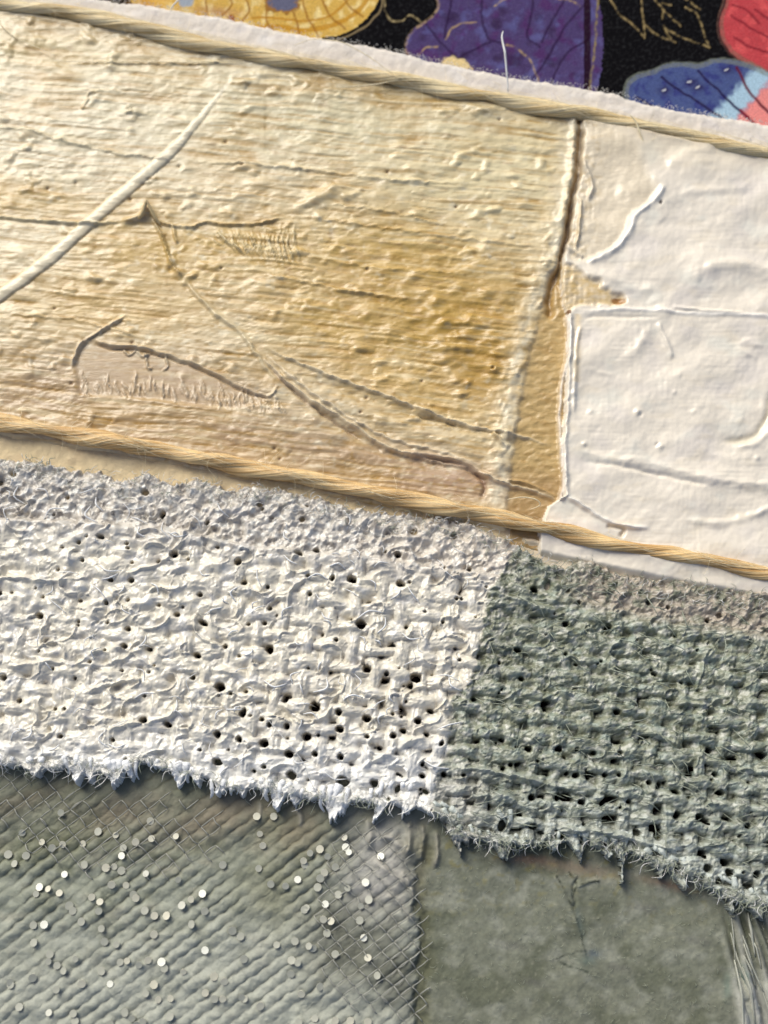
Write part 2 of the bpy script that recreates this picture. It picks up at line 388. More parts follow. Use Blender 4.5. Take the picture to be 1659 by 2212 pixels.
# blue wing shaped leaf
blu = [(1350, 208), (1356, 180), (1375, 163), (1410, 152), (1445, 138), (1480, 136), (1510, 139), (1545, 128), (1590, 131), (1630, 143), (1662, 156), (1830, 200), (1830, 340), (1400, 330), (1362, 240)]
m = g.fill(blu, (74, 86, 130)); g.mix(m * sst(0, .5, fbm(U / 22, V / 22, 71, 3)) * .8, (54, 58, 116))
band = m * sst(30, 14, np.abs(rot(U - 1592, V - 222, -48)[1] + 7 * fbm(U / 14, V / 14, 73, 2))); g.mix(band * 0.95, (168, 196, 210))
cor = m * sst(14, 30, rot(U - 1592, V - 222, -48)[1] + 7 * fbm(U / 14, V / 14, 73, 2)); g.mix(cor, (228, 138, 130))
g.mix(m * sst(236, 262, V + 0.0 * U - (U - 1400) * 0.25) * (U < 1570) * .8, (92, 98, 112))
g.stroke([(1350, 225), (1356, 182), (1376, 166), (1410, 155), (1445, 141), (1480, 139), (1510, 142), (1545, 131), (1590, 134), (1630, 146), (1662, 159), (1830, 203)], 6, (118, 122, 110), 1, dash=.25)
for c_ in ((1437, 195), (1492, 178), (1508, 190), (1572, 152)): g.blob(c_[0], c_[1], 15, 10, (42, 34, 76), 0.9); g.stroke([(c_[0] - 5, c_[1]), (c_[0] + 1, c_[1] - 2)], 1.6, (206, 206, 206), .9, n=1)
for q in ([(1430, 168), (1462, 192), (1500, 215), (1562, 257)], [(1507, 153), (1545, 190), (1590, 232), (1630, 268)], [(1376, 210), (1400, 226), (1430, 240)]): g.stroke(q, 2.8, (38, 30, 66), .95)
g.stroke([(1592, 145), (1606, 176), (1630, 212), (1690, 270)], 3, (96, 30, 46), .95); g.stroke([(1600, 238), (1632, 268)], 2.6, (128, 30, 46), .9, n=1)
g.mix(np.clip(fbm(U / 7, V / 7, 77, 2), 0, 1) * .06, (150, 150, 150))
g.finish(0.0)
o = g.mesh('printed_cloth', M_cloth, V < line(FELT_TOP, U) + 60)
tag(o, 'black cloth printed with gold, purple, blue and red leaves behind the white felt', 'printed cloth')
print('cloth', len(o.data.polygons))

# ================================================================== white felt sheet under the panels
g = Grid(-160, 1820, -160, 1420, 4.0, (220, 210, 196))
U, V = g.U, g.V
edge = line(FELT_TOP, U) + 3.0 * fbm(U / 14, V * 0, 4, 3) + 2.5 * fbm(U / 60, V * 0, 14, 2)
d = V - edge
g.H = 16 * sst(-2, 14, d) - 14 * (1 - sst(-6, 0, d)) + 2.2 * fbm(U / 22, V / 22, 8, 4) + 3 * fbm(U / 90, V / 70, 9, 2)
g.mix(sst(0.0, 0.7, fbm(U / 60, V / 30, 21, 3)) * .5, (232, 226, 218)); g.mix(sst(0.1, 0.6, fbm(U / 50, V / 25, 22, 3)) * .4, (206, 198, 194))
g.mix(sst(34, 6, np.abs(V - line(TW1, U))) * .5, (214, 196, 150))
g.mix(sst(860, 900, V - 0.17 * U) * 0.8, (214, 190, 142)); g.mix(sst(0.1, .6, fbm(U / 70, V / 30, 24, 3)) * (V > 700) * .5, (196, 172, 138))
g.mix(sst(1040, 1250, U) * sst(1050, 1150, V) * .75, (230, 218, 202))
# small hanging paint shapes between the lower twine and the burlap
g.ridge([(1120, 1170), (1160, 1178), (1200, 1195), (1240, 1205)], 5, 8, step=0)
g.ridge([(760, 1096), (790, 1074), (830, 1072), (860, 1090)], 3, 6)
inner = sst(0, 20, V - line(TW1, U)) * sst(0, 20, line(TW2, U) - V)
g.H = g.H * (1 - inner) - 14 * inner
g.finish(0.02)
felt = thing('felt_sheet', 'off-white fuzzy felt sheet whose soft edge shows above the upper twine', 'felt sheet', P3(829, 700, 0))
o = g.mesh('sheet', M_felt, (d > -7) & (V < line(B_TOP, U) + 70)); under(o, felt)
tf = Tubes()
for k in range(1000):
    u = rng.uniform(-100, 1760); v = float(line(FELT_TOP, u)) + rng.normal(2, 3)
    a = rng.uniform(-math.pi, math.pi); L = rng.uniform(3, 7)
    du, dv = math.cos(a) * L, -abs(math.sin(a)) * L * .7 + rng.uniform(-2, 3)
    strand(tf, [(u, v), (u + du * .5 + rng.normal(0, 1.5), v + dv * .5), (u + du, v + dv)], [0.07, 0.10, 0.06], 0.42, 2, 3)
o = tf.build('fuzz', M_fibw, felt); under(o, felt); tag(o, kind='stuff')

# ================================================================== cream + white painted panels (one grid, two things)
g = Grid(-160, 1820, -60, 1330, 2.5, (214, 196, 158))
U, V = g.U, g.V
top = line(TW1, U); bot = line(TW2, U)
# boundary seam between the panels
SEAM = [(250, 1254), (330, 1250), (400, 1246), (430, 1236), (500, 1226), (560, 1214), (620, 1206), (670, 1212), (700, 1222), (800, 1218), (900, 1214), (960, 1208), (1080, 1212), (1100, 1180), (1150, 1160)]
seam = line(SEAM, V) + 2.5 * fbm(V / 24, U * 0, 33, 3)
ds = U - seam
isw = ds > 0
# --- cream relief
warpU = U + 8 * fbm(U / 130, V / 90, 51, 2); warpV = V + 7 * fbm(U / 260, V / 120, 52, 2) - 0.00009 * (V - 300) * np.clip(U, -100, 1300) * .55
al, ac = rot(warpU, warpV, 4.5)
mod1 = sst(-.35, .35, fbm(U / 110, V / 70, 53, 2)); mod2 = sst(-.3, .4, fbm(U / 90, V / 60, 54, 2))
st = 1.2 * fbm(al / 420, ac / 4.6, 55, 2) * (0.3 + mod1) + 1.5 * fbm(al / 240, ac / 11, 56, 2) * (0.3 + mod2) + .9 * perlin(al / 200, ac / 3.6, 57) * mod2
lump = 2.3 * fbm(U / 46, V / 24, 58, 3) + 2.4 * np.clip(fbm(U / 44, V / 30, 59, 2) - 0.22, 0, 1) * 4 * sst(0, .4, fbm(U / 160, V / 120, 60, 2) + .1)
pits = -.8 * sst(0.6, 0.85, fbm(al / 16, ac / 6, 63, 2))
Hc = st + lump + pits + 4 * fbm(U / 220, V / 160, 61, 2)
# --- white relief: smooth thick paint
Hw = 6.5 * fbm(U / 130, V / 90, 62, 2) + 0.45 * perlin(U / 120, V / 5, 64) * sst(0, .5, fbm(U / 100, V / 100, 65, 2) + .2) + 0.3 * perlin(U / 7, V / 120, 66) * sst(0, .5, fbm(U / 130, V / 90, 67, 2) + .1) + 0.8 * fbm(U / 18, V / 18, 68, 2)
# the part of the white panel left bare of the thick paint
bare = g.inpoly([(1240, 240), (1330, 300), (1370, 330), (1400, 400), (1418, 425), (1398, 455), (1362, 480), (1352, 515), (1330, 545), (1292, 568), (1262, 575), (1225, 580), (1215, 520), (1230, 430)], wob=7)
bare2 = g.inpoly([(1200, 575), (1240, 592), (1262, 610), (1290, 620), (1300, 640), (1340, 648), (1350, 664), (1330, 674), (1262, 668), (1205, 690)], wob=9)
bareS = np.zeros(U.shape)
for k, b_ in enumerate((bare, bare2)): bareS = np.maximum(bareS, b_.astype(float))
def blur(A, n=2):
    for _ in range(n):
        A = (np.roll(A, 1, 0) + np.roll(A, -1, 0) + 2 * A) / 4; A = (np.roll(A, 1, 1) + np.roll(A, -1, 1) + 2 * A) / 4
    return A
bS = np.maximum(blur(bare.astype(float), 12) * sst(300, 460, V + .4 * (1400 - U)), blur(bare2.astype(float), 2)); bS3 = blur(bare.astype(float), 16)
Hw = Hw + 7 * (1 - bS) + bS * ((1.6 * fbm(U / 16, V / 10, 69, 3) + 1.0 * perlin(U / 8, V / 50, 70)) * sst(80, 20, ds) + .8 * fbm(U / 40, V / 30, 71, 2))
rw = sst(-1, 5, ds)
rim = 5 * np.exp(-((ds - 7) / 5.0) ** 2) * (V > 680) * (V < 1090)
g.H = Hc * (1 - rw) + (Hw + 3 + rim) * rw
# textured cream edge ends in a smooth flat strip before the seam
strip_l = line([(250, 1254), (560, 1212), (650, 1172), (800, 1132), (950, 1106), (1100, 1090)], V) + 6 * fbm(V / 30, U * 0, 35, 2)
inst = sst(-4, 8, U - strip_l) * (1 - rw)
g.H = g.H * (1 - inst) + inst * (-4 + 2.2 * fbm(U / 26, V / 12, 36, 3))
g.H += (1 - rw) * 5 * np.exp(-((U - strip_l + 26) / 26.0) ** 2) * (0.8 + .5 * fbm(U / 26, V / 34, 37, 3)) * sst(400, 520, V)
# seam groove
g.H -= 13 * np.exp(-((ds + 4) / 6.0) ** 2) * sst(720, 520, V) * (0.7 + .5 * fbm(V / 30, U * 0, 38, 2))
g.H += 6 * np.exp(-((ds + 16) / 8.0) ** 2) * sst(600, 400, V)
# --- colours of cream
def cb(u, v, ru, rv, c, a=.7, ang=6): g.blob(u, v, ru, rv, c, a, ang)
cb(150, 300, 280, 150, (208, 196, 164), .85); cb(700, 260, 400, 110, (208, 197, 158), .85); cb(120, 130, 160, 40, (196, 176, 124), .8); cb(300, 110, 60, 22, (170, 132, 58), .7, 10); cb(690, 190, 40, 26, (160, 120, 50), .7)
cb(900, 230, 200, 26, (188, 156, 94), .7, 10); cb(60, 440, 150, 40, (190, 154, 78), .9); cb(330, 560, 180, 80, (196, 162, 90), .9); cb(520, 540, 150, 60, (192, 158, 84), .9)
cb(850, 560, 260, 90, (200, 164, 84), .95); cb(960, 700, 230, 130, (188, 150, 66), 1); cb(700, 700, 200, 80, (200, 164, 88), .9, 20); cb(1040, 800, 120, 110, (182, 142, 60), .95); cb(860, 830, 180, 60, (204, 168, 98), .8, 20)
cb(250, 680, 200, 70, (208, 174, 108), .8); cb(100, 860, 240, 110, (172, 144, 108), .9); cb(380, 830, 240, 70, (176, 148, 112), .9); cb(500, 950, 320, 90, (172, 142, 106), .9, 12); cb(850, 1010, 260, 60, (170, 140, 104), .9, 12)
cb(980, 1050, 140, 46, (170, 138, 110), .8); cb(1000, 420, 260, 120, (218, 200, 150), .7); cb(1100, 350, 150, 80, (224, 210, 166), .8)
m1 = (1 - rw)
stn = np.clip(-(st + .4 * lump) / 1.7 + .25 * fbm(al / 60, ac / 20, 92, 2), 0, 1)
yel = sst(-.25, .35, fbm(U / 190, V / 120, 93, 2) + .5 * np.exp(-((U - 900) / 330.) ** 2 - ((V - 680) / 200.) ** 2) + .35 * np.exp(-((U - 200) / 260.) ** 2 - ((V - 500) / 70.) ** 2))
g.mix(m1 * stn * (.22 + .78 * yel), (166, 124, 44))
g.mix(m1 * sst(.45, 1.3, yel + .5 * np.exp(-((U - 950) / 230.) ** 2 - ((V - 690) / 150.) ** 2)) * .28, (188, 154, 80))
g.mix(m1 * sst(0.08, .7, fbm(al / 260, ac / 9, 81, 3)) * .6, (228, 210, 166))
g.mix(m1 * sst(0.05, .6, fbm(al / 240, ac / 7, 82, 3)) * .65, (178, 142, 78))
g.mix(m1 * sst(0.15, .7, fbm(U / 26, V / 16, 83, 3)) * (.6 - .4 * yel), (230, 218, 186))
g.mix(m1 * sst(0.25, .7, fbm(U / 22, V / 14, 84, 3)) * sst(380, 600, V) * .6, (166, 130, 64))
g.mix(m1 * sst(0.30, .7, fbm(al / 46, ac / 8, 85, 3)) * .45, (160, 126, 84))
g.mix(inst * sst(430, 620, V), (190, 160, 104)); g.mix(inst * sst(.0, .6, fbm(U / 40, V / 12, 86, 3)) * .6, (168, 132, 72)); g.mix(inst * sst(1000, 1060, V) * .6, (160, 128, 84))
edgew = m1 * np.exp(-((U - strip_l + 20) / 20.0) ** 2); g.mix(edgew * (.55 + .6 * fbm(U / 22, V / 22, 97, 3)), (228, 216, 186))
g.mix(m1 * np.exp(-((ds + 5) / 6.0) ** 2) * sst(760, 500, V) * .6, (150, 112, 60))  # brown shade of the seam gap painted into the colour
# --- colours of white
g.C = np.where(isw[..., None], s2l((232, 221, 202)), g.C)
g.mix(rw * sst(0, .6, fbm(U / 120, V / 80, 87, 2)) * .7, (225, 215, 202)); g.mix(rw * sst(.1, .7, fbm(U / 90, V / 60, 88, 3)) * .6, (228, 224, 208)); g.mix(rw * sst(0.15, .7, fbm(U / 70, V / 30, 89, 3)) * .4, (226, 212, 186))
g.mix(rw * sst(430, 300, V) * .5, (222, 204, 168))
g.mix(rw * bS3 * .8, (220, 204, 174)); g.mix(rw * bS3 * sst(90, 20, ds) * sst(0, .5, fbm(U / 22, V / 14, 90, 3)) * .7, (204, 182, 142))
g.mix(rw * blur(bare2.astype(float), 4) * (.75 + .4 * fbm(U / 18, V / 12, 94, 3)), (204, 174, 116)); g.mix(rw * np.exp(-((ds - 22) / 7.0) ** 2) * (V > 690) * (V < 840) * .5, (216, 186, 130))
g.blob(1330, 662, 16, 7, (150, 100, 34), .9, hard=.2); g.blob(1225, 686, 5, 6, (110, 72, 30), 1, hard=.2); g.blob(1420, 453, 4, 4, (90, 80, 70), 1, hard=.2); g.blob(1330, 1140, 20, 6, (190, 160, 110), .5)
# --- named reliefs on cream
DIAG = [(528, 152), (460, 240), (385, 328), (300, 406), (200, 492), (100, 582), (0, 656), (-90, 722)]
s, D, SD, T = g.pd(DIAG, 46, 8, .8)
wd = 3 + 8.5 * sst(0, .42, T) * (1 + .16 * perlin(T * 9, T * 0, 5)) - 2.5 * sst(.75, 1, T); dome = np.sqrt(np.clip(1 - (D / (wd * 1.15)) ** 2, 0, 1))
g.H[s] = np.maximum(g.H[s], g.H[s] * .6 + 6.5 * dome * sst(-.02, .4, T) * (dome > 0)) + 0
k = (sst(1.3, .7, D / wd) * .75 * sst(0, .1, T))[..., None]; g.C[s] = g.C[s] * (1 - k) + s2l((232, 220, 190)) * k
diagmask = np.zeros(U.shape, bool); diagmask[s] = (D < wd * 1.15) & (T > 0.02)
g.ridge([(-160, 474), (0, 480), (60, 486), (120, 490), (200, 496), (250, 492), (290, 488)], 2.6, 6, step=-2.5, col=(222, 206, 160))
g.ridge([(262, 494), (300, 485), (322, 472), (330, 476)], 6, 10, taper=.3); g.bump(325, 470, 9, 14, 60, 1.6)
g.ridge([(330, 480), (350, 492), (385, 500), (420, 502), (450, 492), (500, 498), (560, 494), (620, 482)], 2.2, 6, step=-3, taper=.1, wob=3)
g.ridge([(332, 482), (348, 510), (362, 545), (375, 580), (390, 600), (402, 612)], 2.6, 9, step=3)
g.ridge([(375, 495), (382, 520), (388, 540)], 2.4, 6); g.bump(392, 602, 10, 7); g.bump(372, 592, 6, -7)
g.ridge([(398, 608), (430, 648), (470, 688), (505, 712), (530, 738), (552, 768), (580, 808), (612, 834)], 4, 6, step=-1.5, col=(228, 212, 172), wob=4)
g.ridge([(560, 768), (600, 815), (640, 850), (690, 882), (750, 918), (800, 952), (850, 978), (930, 1000), (1000, 1018), (1080, 1050), (1150, 1068), (1215, 1092)], 3.6, 8, step=-5, col=(232, 214, 178), ca=.8, wob=3, taper=.08)
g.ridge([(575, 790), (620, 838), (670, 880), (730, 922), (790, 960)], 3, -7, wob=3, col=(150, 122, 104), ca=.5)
g.ridge([(558, 752), (620, 782), (680, 806), (750, 834), (830, 862), (900, 890), (960, 912), (1020, 930), (1090, 944), (1150, 958), (1205, 976)], 3.0, 6.5, step=-3.5, col=(232, 214, 176), ca=.8, wob=3)
g.bump(918, 896, 12, 8); g.bump(1092, 950, 9, 9); g.ridge([(890, 905), (940, 915), (990, 928)], 3, -7)
g.ridge([(1060, 940), (1080, 965), (1100, 975)], 4, 9); g.ridge([(1085, 1045), (1130, 1050), (1200, 1080)], 3, 8)
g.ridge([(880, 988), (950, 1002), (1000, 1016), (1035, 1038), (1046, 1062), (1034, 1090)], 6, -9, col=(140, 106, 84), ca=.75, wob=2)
g.ridge([(862, 982), (950, 994), (1010, 1012), (1052, 1040), (1062, 1066)], 4, 7, col=(216, 192, 160))
g.ridge([(566, 760), (612, 806), (668, 852), (740, 900), (820, 945), (900, 972), (990, 996), (1070, 1030)], 3, 6, wob=4, col=(232, 214, 180), ca=.7)
g.ridge([(640, 862), (720, 915), (800, 968), (900, 1004), (1000, 1030)], 12, -5, wob=3)
g.ridge([(650, 818), (800, 872), (950, 920), (1060, 950)], 10, -4, wob=3)
g.ridge([(600, 822), (700, 862), (830, 920), (960, 965), (1080, 1010)], 12, 4, wob=5)
# smoothed violet patch, lower left, with torn outline and comb wrinkles
pm = blur(g.inpoly([(166, 800), (180, 756), (204, 742), (250, 756), (330, 768), (420, 796), (500, 832), (590, 864), (560, 880), (500, 890), (400, 880), (250, 862), (180, 860)], wob=3).astype(float), 3)
g.H = g.H * (1 - .85 * pm) - 4 * pm; g.mix(pm * .4, (184, 158, 126))
g.ridge([(160, 806), (168, 780), (182, 752), (204, 738), (240, 716), (280, 690)], 3.2, 7, step=-2, col=(216, 198, 170))
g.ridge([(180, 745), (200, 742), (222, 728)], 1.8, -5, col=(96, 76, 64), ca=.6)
g.ridge([(206, 744), (250, 756), (300, 758), (350, 770), (410, 790), (470, 816), (530, 848), (585, 863), (604, 838)], 2.4, 5, step=-2, col=(224, 206, 172), taper=.05)
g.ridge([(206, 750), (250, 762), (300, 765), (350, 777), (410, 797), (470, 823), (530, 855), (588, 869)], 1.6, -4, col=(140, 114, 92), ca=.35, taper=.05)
for k in range(78):
    x = 180 + k * 5.6 + rng.uniform(-4, 4); y = float(line([(180, 850), (400, 866), (620, 900)], x)) + rng.uniform(-14, 12); L = rng.uniform(8, 42)
    g.ridge([(x - rng.uniform(2, 8), y - L), (x, y - L * .4), (x + rng.uniform(0, 6), y), (x + rng.uniform(2, 9), y + L * .25)], rng.uniform(1.3, 2.2), rng.uniform(2, 4.5), wob=5, seed=k, taper=.4, col=(224, 208, 180), ca=.4)
for q in ([(270, 762), (285, 775), (300, 764)], [(300, 765), (312, 778), (330, 772)], [(360, 775), (366, 800), (352, 808)], [(318, 770), (322, 800), (335, 806)]): g.ridge(q, 1.8, 5, col=(226, 212, 182))
# feather comb patch
for k in range(36):
    x = 455 + k * 5.2 + rng.uniform(-2, 2); y = 506 + rng.uniform(-5, 14) + (k / 36) * -18; L = 40 + 62 * (k / 36) + rng.uniform(-18, 12)
    lean = 10 + 34 * (1 - k / 36) * .9
    g.ridge([(x, y), (x + lean * .25, y + L * .4), (x + lean * .7, y + L * .75), (x + lean + 6, y + L)], 1.6, rng.uniform(2.4, 4.5), wob=4, seed=k + 50, taper=.4, col=(222, 206, 162), ca=.4)
g.bump(700, 435, 14, 9, -25, 2.6); g.bump(900, 385, 16, 6); g.bump(665, 452, 9, 5, -20, 3)
# bubbly bumps lower right
for k in range(120):
    a, b_ = rng.normal(0, 1, 2); x = 990 + a * 95; y = 730 + b_ * 85
    if x > 1130 or x < 740: continue
    g.bump(x, y, rng.uniform(5, 12), rng.uniform(1.5, 4), rng.uniform(-20, 20), rng.uniform(1, 2.6))
    
g.bump(940, 662, 15, 10); g.bump(1062, 806, 11, 9); g.bump(1062, 806, 3.5, -8)
for k in range(90):
    x = rng.uniform(-60, 1160); y = rng.uniform(150, 1040); g.bump(x, y, rng.uniform(7, 16), rng.uniform(1.5, 4.5), rng.uniform(-10, 20), rng.uniform(1, 3))
for q in ([(-20, 288), (60, 292), (140, 318), (250, 342), (400, 362)], [(420, 360), (600, 372), (829, 400), (1000, 410)], [(150, 150), (250, 150), (380, 152), (520, 150)], [(190, 232), (200, 215), (240, 208), (268, 214)], [(184, 250), (188, 240), (196, 228)], [(275, 240), (290, 255), (275, 262)],
          [(700, 452), (840, 470), (980, 500)], [(560, 600), (760, 640), (900, 660)], [(650, 480), (800, 500), (1150, 545)], [(20, 690), (160, 700), (320, 740)], [(640, 560), (820, 590), (1000, 600)]):
    g.ridge(q, rng.uniform(1.8, 3), rng.uniform(3, 5), wob=4, seed=int(q[0][0]) % 40 + 3, step=1.5)
for k in range(22):
    x = rng.uniform(0, 1100); y = rng.uniform(260, 1000); g.bump(x, y, 3, -4, 0, 1.4); g.blob(x, y, 3.0, 2.4, (112, 76, 40), .8, hard=.3)
# edge of cream, upper part: crumpled wall left of seam
for k in range(90):
    y = rng.uniform(300, 1080); x = float(line([(250, 1254), (560, 1212), (650, 1172), (800, 1132), (950, 1106), (1100, 1090)], y)) - rng.uniform(-2, 44) * (1 if y > 420 else .5)
    g.bump(x, y, rng.uniform(3, 8), rng.uniform(.6, 2.2), rng.uniform(-80, 20), rng.uniform(1, 3))
g.ridge([(1246, 350), (1262, 380), (1275, 420), (1262, 450)], 5, 9); g.ridge([(1236, 445), (1226, 500), (1222, 540)], 4, -9, col=(120, 86, 46), ca=.8); g.ridge([(1214, 538), (1230, 552), (1258, 570)], 4, 7)
g.ridge([(1238, 440), (1250, 455), (1244, 520), (1240, 555)], 3, 9, col=(214, 190, 140))
g.ridge([(1196, 590), (1186, 640), (1184, 672), (1190, 700)], 9, -12, col=(158, 118, 56), ca=.7)
g.ridge([(1256, 285), (1252, 340), (1246, 400), (1234, 440), (1226, 500), (1216, 545), (1200, 590), (1190, 640)], 4, -10, wob=4, col=(112, 82, 44), ca=.6, taper=.05)  # groove along the seam, its shadow painted in as dark brown
# --- reliefs on white
g.ridge([(1422, 415), (1418, 432), (1396, 458), (1364, 482), (1354, 514), (1332, 545), (1294, 568), (1262, 578)], 6.5, 7, wob=3, col=(236, 232, 224), taper=.06)
g.ridge([(1235, 690), (1300, 684), (1400, 684), (1460, 690), (1560, 694), (1700, 700)], 4, 3.5, step=1, col=(236, 232, 224), wob=2)
g.ridge([(1440, 676), (1520, 686), (1600, 690)], 3, 5); g.ridge([(1222, 690), (1226, 760), (1212, 830), (1206, 900), (1208, 980), (1214, 1040), (1206, 1090)], 4, 8, col=(238, 236, 232), taper=.02)
g.ridge([(1252, 706), (1240, 760), (1236, 830), (1232, 920)], 5, 5, taper=.2)
g.ridge([(1256, 712), (1262, 700), (1290, 697), (1420, 700)], 4, -3)
g.ridge([(1412, 708), (1390, 740), (1360, 772), (1330, 800)], 13, 5, taper=.45, wob=3); g.ridge([(1412, 708), (1428, 745), (1446, 790)], 5, 5); g.bump(1425, 690, 18, 5)
g.ridge([(1720, 820), (1662, 862), (1652, 900), (1640, 925), (1618, 952), (1590, 962), (1540, 962)], 8, -5, col=(206, 194, 164), ca=.6); g.ridge([(1700, 850), (1672, 880), (1650, 940), (1620, 968), (1570, 975)], 8, 4)
g.ridge([(1208, 978), (1260, 990), (1330, 1004), (1400, 1014), (1500, 1040), (1600, 1056), (1760, 1064)], 10, 4, step=-1, wob=4); g.ridge([(1240, 1006), (1330, 1016), (1420, 1036), (1540, 1062)], 5, -4)
for (x, y, r, h) in [(q_[0], q_[1], q_[2], q_[3] * .6) for q_ in ((1370, 902, 7, 7), (1376, 908, 5, -5), (1418, 976, 7, 7), (1412, 970, 3, -6), (1624, 1000, 6, 6), (1256, 970, 5, 6), (1448, 860, 5, 4), (1270, 900, 5, 4), (1232, 862, 6, 5), (1222, 880, 4, -5), (1225, 686, 5, -8), (1330, 662, 9, -7), (1420, 453, 4, -4), (1562, 520, 40, 5), (1480, 600, 50, 5), (1640, 420, 40, 5), (1380, 640, 34, 4))]: g.bump(x, y, r, h)
g.ridge([(1208, 1076), (1240, 1094), (1280, 1120), (1330, 1142), (1400, 1150)], 4, 8, col=(236, 232, 224)); g.ridge([(1460, 1130), (1540, 1138), (1600, 1126), (1700, 1090)], 8, 4); g.bump(1520, 1120, 18, 2, 0, 3)
g.ridge([(1430, 380), (1470, 352), (1540, 330)], 12, 3.5); g.ridge([(1450, 440), (1520, 430), (1620, 420)], 9, 3); g.ridge([(1300, 1145), (1340, 1150), (1330, 1170)], 5, -5, col=(178, 150, 104))
g.ridge([(1500, 600), (1580, 590), (1700, 610)], 16, 7); g.ridge([(1250, 600), (1330, 620), (1360, 640), (1420, 640)], 10, 3)

for k in range(16):
    x = rng.uniform(1240, 1700); y = rng.uniform(420, 1160); a = rng.uniform(-20, 30); L = rng.uniform(30, 110)
    g.ridge([(x, y), (x + L * .5 * math.cos(math.radians(a)), y + L * .5 * math.sin(math.radians(a)) + rng.uniform(-6, 6)), (x + L * math.cos(math.radians(a)), y + L * math.sin(math.radians(a)))], rng.uniform(5, 12), rng.uniform(1.2, 3), wob=5, seed=k, taper=.45)
g.H = np.clip(g.H, -16, 34)
# tuck the edges down under the twines / burlap
g.H -= 26 * sst(14, -16, V - top)
low = bot + 62 + 8 * fbm(U / 60, V * 0, 91, 2)
g.H -= 20 * sst(14, 34, V - bot) * (U < 1100) + 20 * sst(46, 66, V - bot) * (U >= 1100)
g.finish(0.15)
keep = (V > top - 18) & (V < bot + np.where(U < 1100, 36, 70))
cream = thing('cream_panel', 'cream canvas panel stained ochre with creased, brushed paint between the two twines', 'painted panel', P3(600, 560, 0.1))
white = thing('white_panel', 'smooth thick white painted panel at the right between the two twines', 'painted panel', P3(1450, 760, 0.1))
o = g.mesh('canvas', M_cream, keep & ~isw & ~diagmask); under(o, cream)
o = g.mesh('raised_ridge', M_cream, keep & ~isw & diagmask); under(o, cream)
bb = isw & (bareS > .5) & keep
o = g.mesh('white_coat', M_white, keep & isw & ~bb); under(o, white)
o = g.mesh('bare_ground', M_cream, bb); under(o, white); o['label'] = 'thinly painted cream patches along the seam where canvas shows'
# torn film spike on the cream panel
tk = Tubes(); strand(tk, [(300, 488), (316, 478), (326, 458)], [0.16, 0.24, 0.33], 5.5, 5, 6)
strand(tk, [(326, 458), (338, 482), (352, 500)], [0.33, 0.24, 0.16], 4.0, 5, 6)
o = tk.build('torn_paint_peak', M_cream, cream); under(o, cream)
me = o.data; ca = me.color_attributes.new('pigment', 'FLOAT_COLOR', 'POINT'); ca.data.foreach_set('color', np.tile(np.append(s2l((206, 182, 132)), 1), len(me.vertices)).astype(np.float32))

